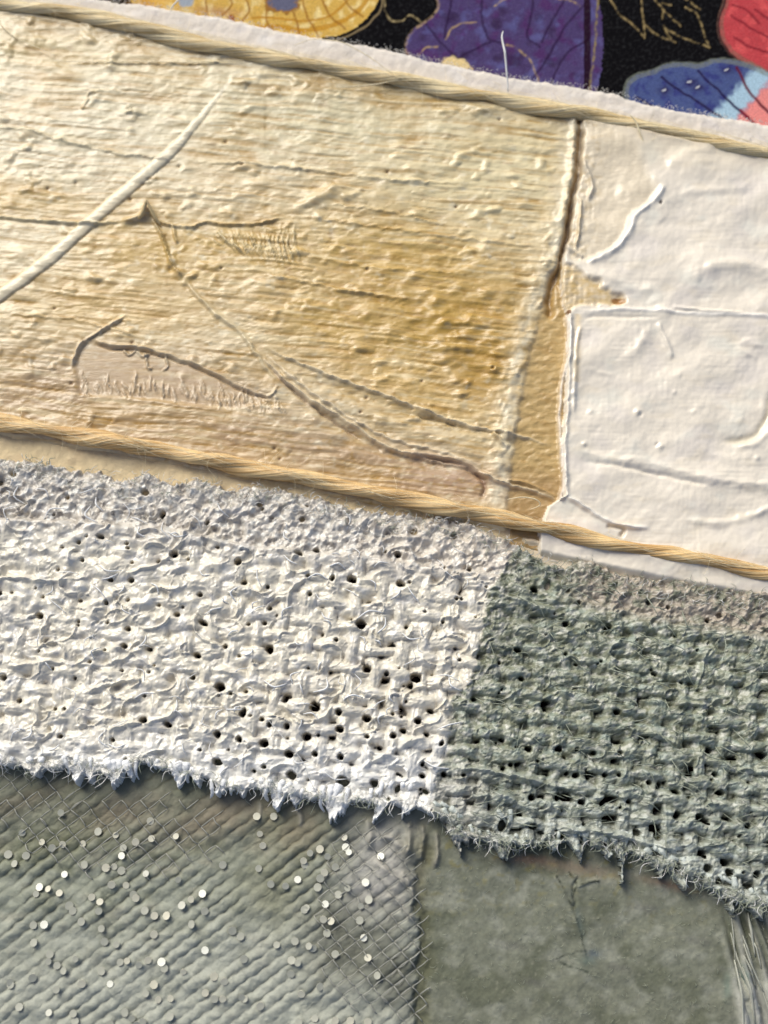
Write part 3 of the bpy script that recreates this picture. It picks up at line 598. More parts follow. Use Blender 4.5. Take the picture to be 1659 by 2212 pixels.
# ================================================================== twines
def twine(name, label, pts, R, z, colA, colB, pitch, seed, thin=None):
    root = thing(name, label, 'twine', P3(pts[len(pts) // 2][0], pts[len(pts) // 2][1], z))
    p = smooth(pts, 60)
    seg = np.hypot(*(p[1:] - p[:-1]).T); L = np.concatenate([[0], np.cumsum(seg)])
    N = int(L[-1] / 2.2); ll = np.linspace(0, L[-1], N)
    cu = np.interp(ll, L, p[:, 0]); cv = np.interp(ll, L, p[:, 1])
    cu = cu + 1.5 * perlin(ll / 70, ll * 0, seed); cv = cv + 5 * perlin(ll / 110, ll * 0 + 3.3, seed)
    x, y = P(cu, cv)
    tx = np.gradient(x); ty = np.gradient(y); tl = np.hypot(tx, ty); tx /= tl; ty /= tl
    Rr = R * (1 + .30 * perlin(ll / 120, ll * 0 + 7.7, seed)) * (np.interp(cu, *thin) if thin else 1.0)
    K = 60; th = np.linspace(0, 2 * np.pi, K, endpoint=False)
    ph = 2 * np.pi * (ll + 14 * perlin(ll / 160, ll * 0 + 5, seed)) / pitch
    for q in range(2):
        a0 = ph + q * np.pi
        off = 0.30 * Rr; rad = 0.74 * Rr
        ox = np.cos(a0) * off; oz = np.sin(a0) * off * .8       # across, up
        TH, LL = np.meshgrid(th, ll)
        A0 = a0[:, None]
        # fibre ridges follow the ply (rotating with it)
        fa = (TH - A0 * 1.0)
        fr = perlin(np.cos(fa) * 3.2 + 20 + q * 9, np.sin(fa) * 3.2 + LL / 300, seed + 3) + .8 * perlin(np.cos(fa) * 6 + 20, np.sin(fa) * 6 + LL / 240, seed + 5)
        rr = rad[:, None] * (1 + .11 * fr)
        ac_ = ox[:, None] + np.cos(TH) * rr; up = oz[:, None] + np.sin(TH) * rr * .95
        X = x[:, None] + (-ty)[:, None] * ac_ * S * -1; Y = y[:, None] + tx[:, None] * ac_ * S * -1; Z = z + up * S
        me = bpy.data.meshes.new('ply')
        co = np.stack([X, Y, Z], -1).reshape(-1, 3).astype(np.float32)
        me.vertices.add(len(co)); me.vertices.foreach_set('co', co.ravel())
        i, k = np.meshgrid(np.arange(N - 1), np.arange(K), indexing='ij'); k2 = (k + 1) % K
        f = np.stack([i * K + k, (i + 1) * K + k, (i + 1) * K + k2, i * K + k2], -1).reshape(-1, 4)[:, ::-1]
        me.loops.add(f.size); me.loops.foreach_set('vertex_index', f.astype(np.int32).ravel())
        me.polygons.add(len(f)); me.polygons.foreach_set('loop_start', (np.arange(len(f)) * 4).astype(np.int32)); me.polygons.foreach_set('loop_total', np.full(len(f), 4, np.int32))
        me.update(calc_edges=True); me.polygons.foreach_set('use_smooth', np.ones(len(f), bool))
        cn = sst(-.5, .5, perlin(np.cos(fa) * 5.5 + 20, np.sin(fa) * 5.5 + LL / 260, seed + 9) + .5 * perlin(LL / 90, LL * 0, seed))[..., None]
        c = s2l(colA) * cn + s2l(colB) * (1 - cn); cc = np.ones((N * K, 4), np.float32); cc[:, :3] = c.reshape(-1, 3)
        at = me.color_attributes.new('pigment', 'FLOAT_COLOR', 'POINT'); at.data.foreach_set('color', cc.ravel())
        me.materials.append(M_twine); o = bpy.data.objects.new('ply', me); COL.objects.link(o); o.parent = root; under(o, root)
    return root
t1 = twine('twine', 'pale straw twine running along the upper edge of the cream panel below the felt', TW1, 18, 0.17, (238, 220, 176), (194, 164, 108), 380, 5)
t2 = twine('twine', 'orange-tan twine lying along the frayed upper edge of the burlap strip', TW2, 18, 0.21, (234, 202, 146), (188, 146, 88), 360, 15, thin=([0, 900, 1250, 1500, 1659], [1, 1.05, .95, .8, .72]))
for t_, (ptsl, z_) in ((t1, (TW1, .21)), (t2, (TW2, .24))):
    tf = Tubes()
    for k in range(150):
        u = rng.uniform(-100, 1750); c = float(line(ptsl, u)); L = rng.uniform(40, 150); s0 = rng.uniform(-17, 12)
        strand(tf, [(u, c + s0), (u + L * .5, c + .19 * L * .5 + s0 * .4 + rng.uniform(0, 7)), (u + L, c + .19 * L + s0 + rng.uniform(0, 13))], [z_ + .07, z_ + .13, z_ + .08], .42, 3, 3)
    for k in range(26):
        u = rng.uniform(0, 1650); c = float(line(ptsl, u)); s_ = rng.choice([-1, 1]); L = rng.uniform(10, 34)
        strand(tf, [(u, c), (u + rng.uniform(-8, 16), c + s_ * 18), (u + rng.uniform(-10, 26), c + s_ * (18 + L))], [z_ + .1, z_ + .06, z_ - .02], .38, 3, 3)
    o = tf.build('loose_fibre', M_fib, t_); under(o, t_); tag(o, kind='stuff')

# stray fibres, each a thing
def fibre(label, pts, z, w, mat=M_fib, arch=0.0, name='stray_fibre'):
    t_ = Tubes(); q = smooth(pts, 6); strand(t_, pts, z, w, 6, 5, arch=arch)
    o = t_.build(name, mat)
    c = P3(pts[0][0], pts[0][1], 0.2); o.data.transform(__import__('mathutils').Matrix.Translation(-c)); o.location = c
    tag(o, label, 'fibre'); return o
fibre('fine pale fibre curling down across the upper left corner of the cream panel', [(-2, 40), (5, 62), (22, 84), (50, 104), (90, 122), (130, 140)], .2, 1.2)
fibre('straight pale fibre lying just below the upper twine towards the left', [(150, 150), (230, 152), (310, 150), (400, 152), (480, 150), (530, 146)], .185, 1.2)
fibre('white wisp standing up over the purple leaf print', [(1093, 225), (1088, 190), (1083, 160), (1077, 130), (1080, 112)], [.3, .4, .5, .5, .45], 2.6, M_fibw)
fibre('thin looping fibre rising from the upper twine onto the felt left of centre', [(640, 126), (680, 120), (740, 130), (800, 160), (850, 190)], [.3, .36, .4, .38, .3], 1.0)
fibre('short pale fibre tip below the upper twine at mid length', [(860, 199), (820, 203), (780, 204), (730, 206)], [.3, .24, .2, .18], 1.6)
fibre('curved white fibre hanging below the upper twine right of the seam', [(1350, 278), (1364, 290), (1374, 310), (1386, 332)], [.34, .3, .26, .2], 2.0)
fibre('thin fibre loop resting against the lower twine near the seam', [(1090, 1094), (1120, 1090), (1150, 1094), (1160, 1104), (1140, 1112)], [.34, .36, .34, .3, .26], 1.3)
fibre('pale fibre poking over the felt beside the gold leaf print', [(370, 34), (378, 28), (392, 18), (400, 10)], [.1, .16, .2, .2], 2.0, M_fibw)
fibre('long fine fibre crossing the lower edge of white burlap to the netting', [(560, 1530), (620, 1600), (660, 1650), (680, 1700), (730, 1780)], [.5, .55, .5, .42, .2], .8, M_fibw)
print('panels done')

# ================================================================== lower ground: net area and sage felt (one grid, separate things)
g = Grid(-160, 1820, 1560, 2340, 2.5, (142, 145, 128))
U, V = g.U, g.V
NETR = [(1560, 940), (1760, 930), (1850, 905), (1900, 890), (2000, 902), (2100, 900), (2212, 896), (2340, 880)]
dn = U - (line(NETR, V) + 14 * fbm(V / 34, U / 40, 95, 3))
isS = dn > 0
net = sst(6, -6, dn)
# sage felt
Hs = .5 * fbm(U / 9, V / 9, 101, 3) + 1.6 * fbm(U / 44, V / 44, 102, 2) + 5 * fbm(U / 200, V / 160, 103, 2)
# net lattice coordinates
w1 = U + 4 * fbm(U / 120, V / 120, 104, 2); w2 = V + 4 * fbm(U / 120, V / 120, 105, 2)
A = np.array([[25.0, 16.0], [-19.0, 19.0]])
inv = np.linalg.inv(A)
li = inv[0, 0] * w1 + inv[0, 1] * w2; lj = inv[1, 0] * w1 + inv[1, 1] * w2
# rows run from lower left to upper right
fi = np.abs(li - np.round(li)); fj = np.abs(lj - np.round(lj))
amp1 = sst(-.5, .2, fbm(U / 120, V / 100, 106, 2)); amp2 = sst(-.2, .4, fbm(U / 90, V / 80, 107, 2))
sj = (lj - np.round(lj))
si = li - np.round(li); sj = lj + .05 * np.cos(2 * np.pi * li) + .07 * fbm(U / 26, V / 26, 180, 2); sj = sj - np.round(sj)
Hn = 4.6 * np.sqrt(np.clip(np.cos(np.pi * (np.abs(sj) - .5)), 0, 1)) * (.62 + .38 * np.cos(np.pi * (np.abs(si) - .5))) * (.45 + .9 * amp1) + 1.8 * np.exp(-((sj + .02) / .07) ** 2) * (.3 + .8 * amp2) * (.5 + fbm(U / 30, V / 30, 181, 2)) + 2.5 * np.exp(-(fi / .10) ** 2) * amp2 * sst(.1, .4, fbm(U / 110, V / 90, 110, 2) + .1) + 1.6 * fbm(U / 20, V / 20, 108, 3) + 6 * fbm(U / 90, V / 60, 109, 2)
g.H = Hn * net + Hs * (1 - net)
clear = sst(90, 20, V - line(B_BOT, U))         # the strip under the burlap edge, no net
g.H = g.H * (1 - .7 * clear * net) 
g.mix(net * sst(-.1, .5, fbm(U / 40, V / 30, 111, 3)) * .7, (150, 153, 138)); g.mix(net * sst(1900, 1740, V) * .6, (100, 99, 78)); g.mix(net * sst(0, .6, fbm(U / 90, V / 60, 112, 3)) * .6, (112, 115, 92)); g.mix(net * sst(.1, .7, fbm(U / 60, V / 50, 113, 3)) * .35, (148, 140, 120))
g.mix(net * np.exp(-(sj / .13) ** 2) * (.2 + .5 * amp1), (82, 83, 64)); g.mix(net * sst(1900, 2150, V + .1 * U) * .6, (176, 177, 164))
for (x, y, a_, b_, c_) in ((480, 1760, 150, 50, (128, 116, 96)), (250, 1760, 90, 34, (122, 110, 92)), (640, 1800, 60, 50, (126, 116, 92)), (830, 1850, 80, 100, (188, 184, 176)), (800, 1920, 60, 60, (176, 172, 164)), (720, 1990, 60, 60, (104, 104, 90)), (850, 2100, 60, 110, (72, 73, 58)), (740, 2060, 90, 60, (90, 90, 74)), (120, 1820, 120, 40, (106, 108, 82)), (60, 1730, 120, 24, (98, 92, 76)), (590, 1920, 80, 90, (122, 122, 98))): g.blob(x, y, a_, b_, c_, .75, -20)
# sage felt colours
sg = 1 - net
g.C = np.where(isS[..., None], s2l((120, 122, 106)), g.C)
g.mix(sg * sst(-.1, .5, fbm(U / 50, V / 40, 115, 4)) * .8, (144, 145, 130)); g.mix(sg * sst(0, .45, fbm(U / 110, V / 90, 116, 4)) * .9, (98, 101, 84)); g.mix(sg * sst(.15, .6, fbm(U / 24, V / 20, 117, 3)) * sst(2050, 1850, V) * .6, (130, 124, 82))
g.mix(sg * sst(.35, .7, fbm(U / 14, V / 14, 118, 3)) * .5, (150, 148, 128))
g.mix(sg * sst(2000, 2200, V) * .25, (112, 112, 94))
g.blob(1250, 1876, 86, 16, (150, 132, 112), .6, 8, seed=6); g.blob(1140, 1856, 60, 12, (126, 96, 84), .6, 4); g.blob(1440, 1910, 60, 10, (150, 120, 100), .6, 14)
for q, c_ in (([(1200, 1892), (1218, 1930), (1236, 1965), (1248, 2000), (1262, 2058)], (60, 64, 54)), ([(1240, 1958), (1238, 1925), (1254, 1908), (1290, 1903)], (60, 64, 54)), ([(1226, 1884), (1248, 1916)], (56, 60, 50)), ([(1200, 2070), (1230, 2058), (1262, 2052)], (66, 70, 62)), ([(1204, 2076), (1236, 2088), (1266, 2096)], (70, 76, 66))):
    g.stroke(q, 2.4, c_, .95, n=(8 if len(q) > 2 else 1), dash=.7)
g.blob(1264, 2074, 22, 13, (88, 102, 94), .6); g.blob(1280, 2058, 18, 12, (88, 100, 110), .6); g.blob(1250, 1990, 8, 40, (92, 104, 100), .5, -14)
for (x, y) in ((1340, 2090), (1500, 2030), (1100, 2040), (1390, 1960), (1150, 2120)): g.blob(x, y, 34, 10, (102, 100, 98), .35, 10)
# dark gully at the join, folds and pale paint at its left
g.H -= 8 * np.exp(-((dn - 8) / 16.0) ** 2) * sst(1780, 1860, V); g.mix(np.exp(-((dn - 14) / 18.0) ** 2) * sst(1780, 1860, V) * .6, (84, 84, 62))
for (q, w_, h_) in (([(812, 1800), (850, 1815), (892, 1850)], 9, 8), ([(800, 1850), (836, 1880), (880, 1915)], 8, 8), ([(860, 1880), (884, 1905), (900, 1950)], 7, 9), ([(830, 1930), (862, 1950), (896, 1990)], 8, 8), ([(880, 1770), (884, 1810), (880, 1850)], 7, 9), ([(912, 1776), (914, 1820), (906, 1862)], 6, 9), ([(940, 1790), (944, 1840), (936, 1880)], 6, 8), ([(640, 1740), (652, 1765), (650, 1790)], 6, 6), ([(560, 1730), (565, 1750), (560, 1770)], 5, 5), ([(790, 1760), (800, 1800), (796, 1840)], 8, 8)):
    g.ridge(q, w_, h_, taper=.2, col=(162, 156, 142), ca=.5)
g.blob(862, 1900, 44, 60, (160, 156, 146), .6); g.blob(905, 1830, 34, 50, (112, 108, 84), .6)
# pleats at the lower right
rx = sst(1545, 1600, U - 0.1 * (V - 2000)) * sst(1935, 1990, V)
fan = (U - 1560 - 0.28 * (V - 1950)) / (14 + 0.03 * (V - 1950))
g.H += rx * 20 * perlin(fan, V / 260, 121) + rx * 3 * perlin(fan * 3, V / 120, 122) 
g.mix(rx * sst(0, .4, perlin(fan, V / 260, 121)) * .8, (178, 177, 164)); g.mix(rx * sst(0, .5, perlin(fan, V / 200, 124)) * .5, (110, 108, 92))
g.mix(rx * sst(2060, 2160, V) * .55, (186, 185, 174)); g.blob(1612, 2150, 24, 70, (190, 188, 178), .85, -14); g.ridge([(1588, 2060), (1600, 2110), (1616, 2170), (1640, 2250)], 14, 10, wob=4)
g.ridge([(1250, 1890), (1236, 1915), (1242, 1960)], 4, -5, wob=3); g.ridge([(1190, 1885), (1214, 1925), (1236, 1960)], 5, 4, wob=3); g.ridge([(1244, 1918), (1262, 1906), (1296, 1902)], 4, 4, wob=3)
g.blob(1600, 2110, 14, 26, (96, 116, 110), .8, 0); g.blob(1566, 2130, 9, 30, (112, 130, 118), .5)
g.finish(0.09)
net_t = thing('netting', 'grey-green painted netting sprinkled with pale glitter at the lower left', 'netting', P3(430, 2000, .05))
sage_t = thing('felt_square', 'mottled sage green felt square with a faint teal arrow mark, lower right', 'felt square', P3(1240, 2030, .05))
above = V > line(B_BOT, U) - 62
pleat = isS & (rx > .5)
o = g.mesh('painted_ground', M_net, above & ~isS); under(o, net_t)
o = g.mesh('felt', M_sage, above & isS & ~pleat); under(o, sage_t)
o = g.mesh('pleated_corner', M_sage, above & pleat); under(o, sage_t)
GH = g
def ground_z(u, v):
    j = int(np.clip(round((v - g.v[0]) / g.step), 0, g.H.shape[0] - 1)); i = int(np.clip(round((u - g.u[0]) / g.step), 0, g.H.shape[1] - 1))
    return 0.09 + GH.H[j, i] * S
# free net strands: hex cells at the right and upper edges of the net
tn = Tubes()
cnt = 0
for (cu_, cv_, ru_, rv_, dens) in ((790, 1980, 120, 200, 1.0), (260, 1800, 220, 90, .8), (870, 2120, 50, 110, 1.), (60, 1720, 120, 60, .8)):
    for a_ in range(-40, 110):
        for b_ in range(-10, 130):
            x = A[0, 0] * a_ + A[0, 1] * b_; y = A[1, 0] * a_ + A[1, 1] * b_
            if ((x - cu_) / ru_) ** 2 + ((y - cv_) / rv_) ** 2 > 1: continue
            if y < float(line(B_BOT, x)) + 4: continue
            if x > float(line(NETR, y)) + 12: continue
            for (ea, eb) in ((1, 0), (0, 1)):
                if rng.rand() > dens: continue
                x2 = A[0, 0] * (a_ + ea) + A[0, 1] * (b_ + eb); y2 = A[1, 0] * (a_ + ea) + A[1, 1] * (b_ + eb)
                j1 = 3 * perlin(np.array(x / 40.), np.array(y / 40.), 130); j2 = 3 * perlin(np.array(x2 / 40.), np.array(y2 / 40.), 130)
                z1 = ground_z(x, y) + .03; z2 = ground_z(x2, y2) + .03
                strand(tn, [(x + j1, y - j1), ((x + x2) / 2 + rng.uniform(-2, 2), (y + y2) / 2 + rng.uniform(-2, 2)), (x2 + j2, y2 - j2)], [z1, (z1 + z2) / 2 + .02, z2], rng.uniform(.7, 1.2), 2, 4, taper=False)
                cnt += 1
print('net strands', cnt)
o = tn.build('net_strand', M_strand, net_t); under(o, net_t); tag(o, kind='stuff')
# glitter
def hexmesh(i, mat):
    me = bpy.data.meshes.new('glitter_disc'); v = []; r = 7.4 * S; h = .6 * S
    for z in (-h, h):
        for k in range(9): v.append((r * math.cos(k * math.pi / 4.5), r * math.sin(k * math.pi / 4.5), z))
    f = [tuple(range(9))[::-1], tuple(range(9, 18))] + [(k, (k + 1) % 9, 9 + (k + 1) % 9, 9 + k) for k in range(9)]
    me.from_pydata(v, [], f); me.materials.append(mat); return me
HM = [hexmesh(i, m_) for i, m_ in enumerate(M_disc)]
bright = [(185, 1042), (205, 1203), (893, 1313), (883, 1070), (1508, 893), (1580, 1022), (1572, 1260), (1290, 1010), (290, 988), (538, 908), (1495, 872), (1645, 910), (708, 1362), (487, 1457), (1408, 1115)]
dull = [(222, 1050), (495, 1032), (555, 1035), (597, 1090), (445, 1105), (660, 760), (370, 857), (665, 835), (768, 825), (598, 850), (510, 820), (285, 860), (195, 850), (470, 960), (505, 955), (268, 1068), (410, 1085), (677, 1165), (728, 1165), (675, 1245), (835, 1095), (1115, 740), (1187, 740), (1127, 815), (1140, 865), (1405, 980), (1385, 880), (1315, 930), (1490, 830), (1400, 1180), (1432, 1188), (1590, 1345), (650, 1355), (800, 1405), (933, 1425), (977, 1445), (675, 1460), (692, 1525), (745, 1520), (368, 1455), (895, 1495), (970, 1520), (1130, 1550), (1305, 1500), (1515, 1615), (1450, 1615), (1590, 1620), (560, 1358)]
grey = [(435, 805), (110, 810), (50, 903), (128, 908), (440, 1145), (365, 1190), (450, 1220), (795, 1120), (893, 1145), (1175, 1030), (1415, 1240), (1560, 1125), (1555, 1185), (1630, 1420), (1450, 1330), (1385, 1468), (1355, 1305), (720, 1390), (640, 1497), (290, 1400), (230, 1330), (225, 1360), (340, 1350), (935, 1520), (1063, 1520), (1260, 1415), (550, 1580), (580, 1605), (485, 1630), (600, 1630), (1295, 1620), (100, 1555), (260, 1480), (278, 725), (60, 1460), (160, 1280), (1010, 1230), (1200, 1290), (1060, 1350), (780, 1010), (640, 985)]
for _ in range(46):
    grey.append((rng.uniform(20, 1640), rng.uniform(860, 1630)))
for lst, k in ((bright, 0), (dull, 1), (grey, 2)):
    for (a_, b_) in lst:
        u = a_ * .5; v = 1393.6 + b_ * .5
        o = bpy.data.objects.new('glitter_disc', HM[k]); COL.objects.link(o)
        o.location = P3(u, v, ground_z(u, v) + .034) - net_t.location; o.parent = net_t
        if k == 0: o.rotation_euler = (math.radians(rng.uniform(-12, 4)), math.radians(rng.uniform(-8, 8)), rng.uniform(0, 1))
        else: o.rotation_euler = (math.radians(rng.uniform(-20, 20)), math.radians(rng.uniform(-20, 20)), rng.uniform(0, 1))
        sc = rng.uniform(.85, 1.12); o.scale = (sc, sc, sc)
# pale paint streaks, lower right
for lab, pts, w_ in (('broad pale paint streak', [(1478, 2150), (1500, 2176), (1530, 2220), (1580, 2290)], 15), ('thin pale paint streak', [(1300 + 205, 2148), (1524, 2176), (1546, 2212), (1580, 2280)], 6), ('pale blotch streak', [(1590, 2100), (1598, 2140), (1612, 2190), (1640, 2290)], 20), ('pale outer streak', [(1622, 2160), (1640, 2186), (1668, 2230), (1700, 2290)], 7), ('upper pale streak', [(1648, 1990), (1652, 2030), (1668, 2060), (1690, 2100)], 7)):
    tk = Tubes(); p = smooth(pts, 8); N = len(p)
    tk.add([P3(a[0], a[1], ground_z(a[0], min(a[1], 2330)) - .03) for a in p], [w_ * S * min(1, .35 + 3 * i / N) for i in range(N)], 10, flat=.3)
    o = tk.build('paint_streak', M_streak, sage_t); under(o, sage_t)
tk = Tubes()
for k in range(22):
    u = rng.uniform(1570, 1690); v = rng.uniform(1960, 2120); L = rng.uniform(60, 190); dx = rng.uniform(.1, .45)
    q = [(u, v), (u + dx * L * .4 + rng.uniform(-5, 5), v + L * .4), (u + dx * L, v + L)]
    strand(tk, q, [ground_z(*q[0]) + .01, ground_z(*q[1]) + .05, ground_z(*q[2]) + .02], rng.uniform(.8, 3.0), 5, 5)
o = tk.build('feathery_strands', M_streak, sage_t); under(o, sage_t); tag(o, kind='stuff')
# scattered fuzz on felt
tf = Tubes()
for k in range(700):
    u = rng.uniform(900, 1700); v = rng.uniform(1840, 2300); z = ground_z(u, v); a = rng.uniform(0, 6.28); L = rng.uniform(4, 14)
    strand(tf, [(u, v), (u + L * .5 * math.cos(a) + rng.uniform(-2, 2), v + L * .5 * math.sin(a)), (u + L * math.cos(a), v + L * math.sin(a))], [z, z + .03, z + .005], .32, 2, 3)
o = tf.build('felt_fibres', M_fibg, sage_t); under(o, sage_t); tag(o, kind='stuff')
print('lower done')

# ================================================================== dark sheet added under the burlap to put shade in its holes
gb = Grid(-160, 1820, 950, 2010, 14); gb.H = 2 * fbm(gb.U / 60, gb.V / 60, 3, 3); gb.finish(0.035)
gb.H += 0
underlay = gb.mesh('hole_shade_sheet', M_dark, (gb.V > line(B_TOP, gb.U) + 14) & (gb.V < line(B_BOT, gb.U) + 0))
tag(underlay, 'dark brown lining added so the holes of the painted burlap look deep and shaded', 'underlay')

# ================================================================== painted burlap strip
g = Grid(-160, 1820, 950, 2020, 2.3, (220, 212, 193))
U, V = g.U, g.V
etop = line(B_TOP, U) + 7 * fbm(U / 10, V / 40, 131, 3) + 5 * fbm(U / 34, V / 60, 132, 2)
ebot = line(B_BOT, U) + 5 * fbm(U / 11, V / 40, 133, 3) + 12 * np.abs(perlin(U / 42, U * 0 + 2.2, 134))- 4
TONG = [(90, 20, 9, 0), (178, 40, 10, .1), (205, 30, 7, -.1), (262, 40, 12, .1), (292, 36, 8, 0), (393, 44, 12, .1), (428, 26, 9, -.3), (482, 34, 9, .3), (530, 26, 8, .3), (604, 60, 12, .15), (640, 26, 9, 0), (722, 64, 14, .1), (748, 40, 8, .2), (826, 50, 9, .5), (880, 30, 9, .3), (972, 60, 14, -.4), (1000, 40, 9, -.4), (1084, 34, 11, -.2), (1190, 26, 10, 0), (1240, 44, 10, -.3), (1300, 30, 12, -.5), (1336, 56, 7, 0), (1405, 40, 12, -.5), (1452, 40, 12, -.6), (1560, 52, 8, -.3), (1620, 36, 12, -.4)]
dV = np.clip(V - line(B_BOT, U), -10, 80)
for (tu, tL, tw, tsl) in TONG:
    xx = (U - (tu - tsl * dV) + 2.5 * fbm(U / 9, V / 9, 190, 2)) / (tw * (1.15 - .35 * np.clip(dV, 0, 60) / 60))
    ebot = ebot + (tL + 16 * perlin(U / 4.5, V / 60, 191)) * .75 * np.exp(-np.abs(xx) ** 3.2)
dt = V - etop; db = ebot - V
WG = [(1150, 1108), (1187, 1112), (1230, 1090), (1285, 1052), (1380, 1036), (1480, 1014), (1512, 972), (1620, 966), (1675, 938), (1740, 934), (2020, 930)]
dg = U - (line(WG, V) + 9 * fbm(U / 22, V / 16, 135, 3))
gr = sst(-4, 4, dg)
isG = dg > 0
# lattice of yarns
wu = U + 10 * fbm(U / 70, V / 70, 136, 2) + 5 * perlin(U / 33, V / 33, 137); wv = V + 11 * fbm(U / 80, V / 60, 138, 2) + 5 * perlin(U / 30, V / 36, 139)
LA = np.array([[50.0, -4.0], [7.0, 45.0]]); li_ = np.linalg.inv(LA)
a = li_[0, 0] * wu + li_[0, 1] * wv; b = li_[1, 0] * wu + li_[1, 1] * wv
fa = a - np.floor(a) - .5; fb = b - np.floor(b) - .5
par = np.where((np.floor(a) + np.floor(b)) % 2 == 0, 1.0, -1.0)
def yarn(f, hw): return np.sqrt(np.clip(1 - (f / hw) ** 2, 0, 1))
lift = np.cos(np.pi * fa) * np.cos(np.pi * fb)
hwv = .33 + .07 * fbm(U / 60, V / 40, 194, 2); weft = 13 * yarn(fb, hwv) + 5.5 * par * np.cos(np.pi * fa) - (yarn(fb, hwv) <= 0) * 20 + 2.6 * fbm(U / 26, V / 5, 195, 3)      # horizontal yarns
warp_ = (12.5 - 2.2 * gr) * yarn(fa, hwv - .02) - 5 * par * np.cos(np.pi * fb) - (yarn(fa, hwv - .02) <= 0) * 20 + 2.6 * fbm(U / 5, V / 26, 196, 3)
film = 2.5 + 4.5 * sst(760, 400, U) * (1 - gr) + 2.0 * sst(1100, 960, U) + 3.0 * sst(1420, 1240, V) + 12.5 * fbm(U / 46, V / 34, 140, 2) + 4 * gr * sst(1560, 1380, V)  + 3.5 * (sst(1500, 1150, V) - .4) + 3.5 * sst(700, 100, U) - 3.0 * gr * sst(1400, 1700, V)
def smax(x, y, k):
    h = np.clip(.5 + .5 * (x - y) / k, 0, 1); return y * (1 - h) + x * h + k * h * (1 - h)
H = smax(smax(weft, warp_, 3), film, 4)
gapc = H.copy()
# crumpled frayed border above the woven part
lad = line([(-160, 1118), (0, 1130), (230, 1142), (370, 1152), (520, 1188), (800, 1212), (1050, 1252), (1110, 1268), (1250, 1310), (1400, 1340), (1659, 1380), (1820, 1400)], U) + 5 * fbm(U / 40, V * 0, 141, 2)
fr = sst(8, -8, V - lad)
crump = 4 + 11 * fbm(U / 36, V / 32, 142, 4, .55) + 5 * (ridged(U / 30 + .4 * fbm(U / 40, V / 40, 143, 2), V / 30, 144) - .5)
H = H * (1 - fr) + crump * fr + 6 * np.exp(-((V - lad) / 5.0) ** 2) * sst(-.3, .2, fbm(U / 90, V * 0, 145, 2)) * (1 - gr * .5)
# small wrinkles of the paint film
H += (2.0 + .8 * fr) * fbm(U / 13, V / 10, 146, 4, .6) + gr * 4.0 * fbm(U / 17, V / 11, 147, 4, .6)
f1, f2, idv = worley(U / 30 + .5 * fbm(U / 30, V / 30, 148, 2), V / 22 + .5 * fbm(U / 30, V / 30, 149, 2), 3)
H += (2.0 + gr) * np.exp(-((f2 - f1) / .09) ** 2) * sst(.0, .5, perlin(U / 45, V / 45, 150) + .1) + 1.0 * (idv - .5)
g.H = H
# crescents of paint film
def crescents(n, box, rr, hh, cond=None):
    for _ in range(n):
        x = rng.uniform(box[0], box[1]); y = rng.uniform(box[2], box[3])
        if not (float(line(B_TOP, x)) + 10 < y < float(line(B_BOT, x)) - 6): continue
        r = rng.uniform(*rr); a0 = rng.uniform(0, 2 * math.pi); sp = rng.uniform(.8, 2.4); h = rng.uniform(*hh); asp = rng.uniform(.45, .9); tl = math.radians(rng.uniform(-30, 25)); wr = rng.uniform(1.4, 3.6)
        R = r + 14; s = g.win(x - R, x + R, y - R, y + R)
        if g.U[s].size == 0: continue
        X = g.U[s] - x; Y = g.V[s] - y; xr = X * math.cos(tl) + Y * math.sin(tl); yr = (-X * math.sin(tl) + Y * math.cos(tl)) / asp
        xr = xr + 3 * perlin(g.U[s] / 12, g.V[s] / 12, 151)
        rho = np.hypot(xr, yr); an = np.abs((np.arctan2(yr, xr) - a0 + np.pi) % (2 * np.pi) - np.pi)
        env = sst(sp, sp * .35, an)
        g.H[s] += h * env * (np.exp(-((rho - r) / wr) ** 2) - .45 * np.exp(-((rho - r * .72) / (r * .28)) ** 2))
crescents(320, (-100, 1040, 1080, 1740), (10, 40), (1.5, 8))
crescents(360, (960, 1760, 1220, 1960), (7, 22), (3, 8))
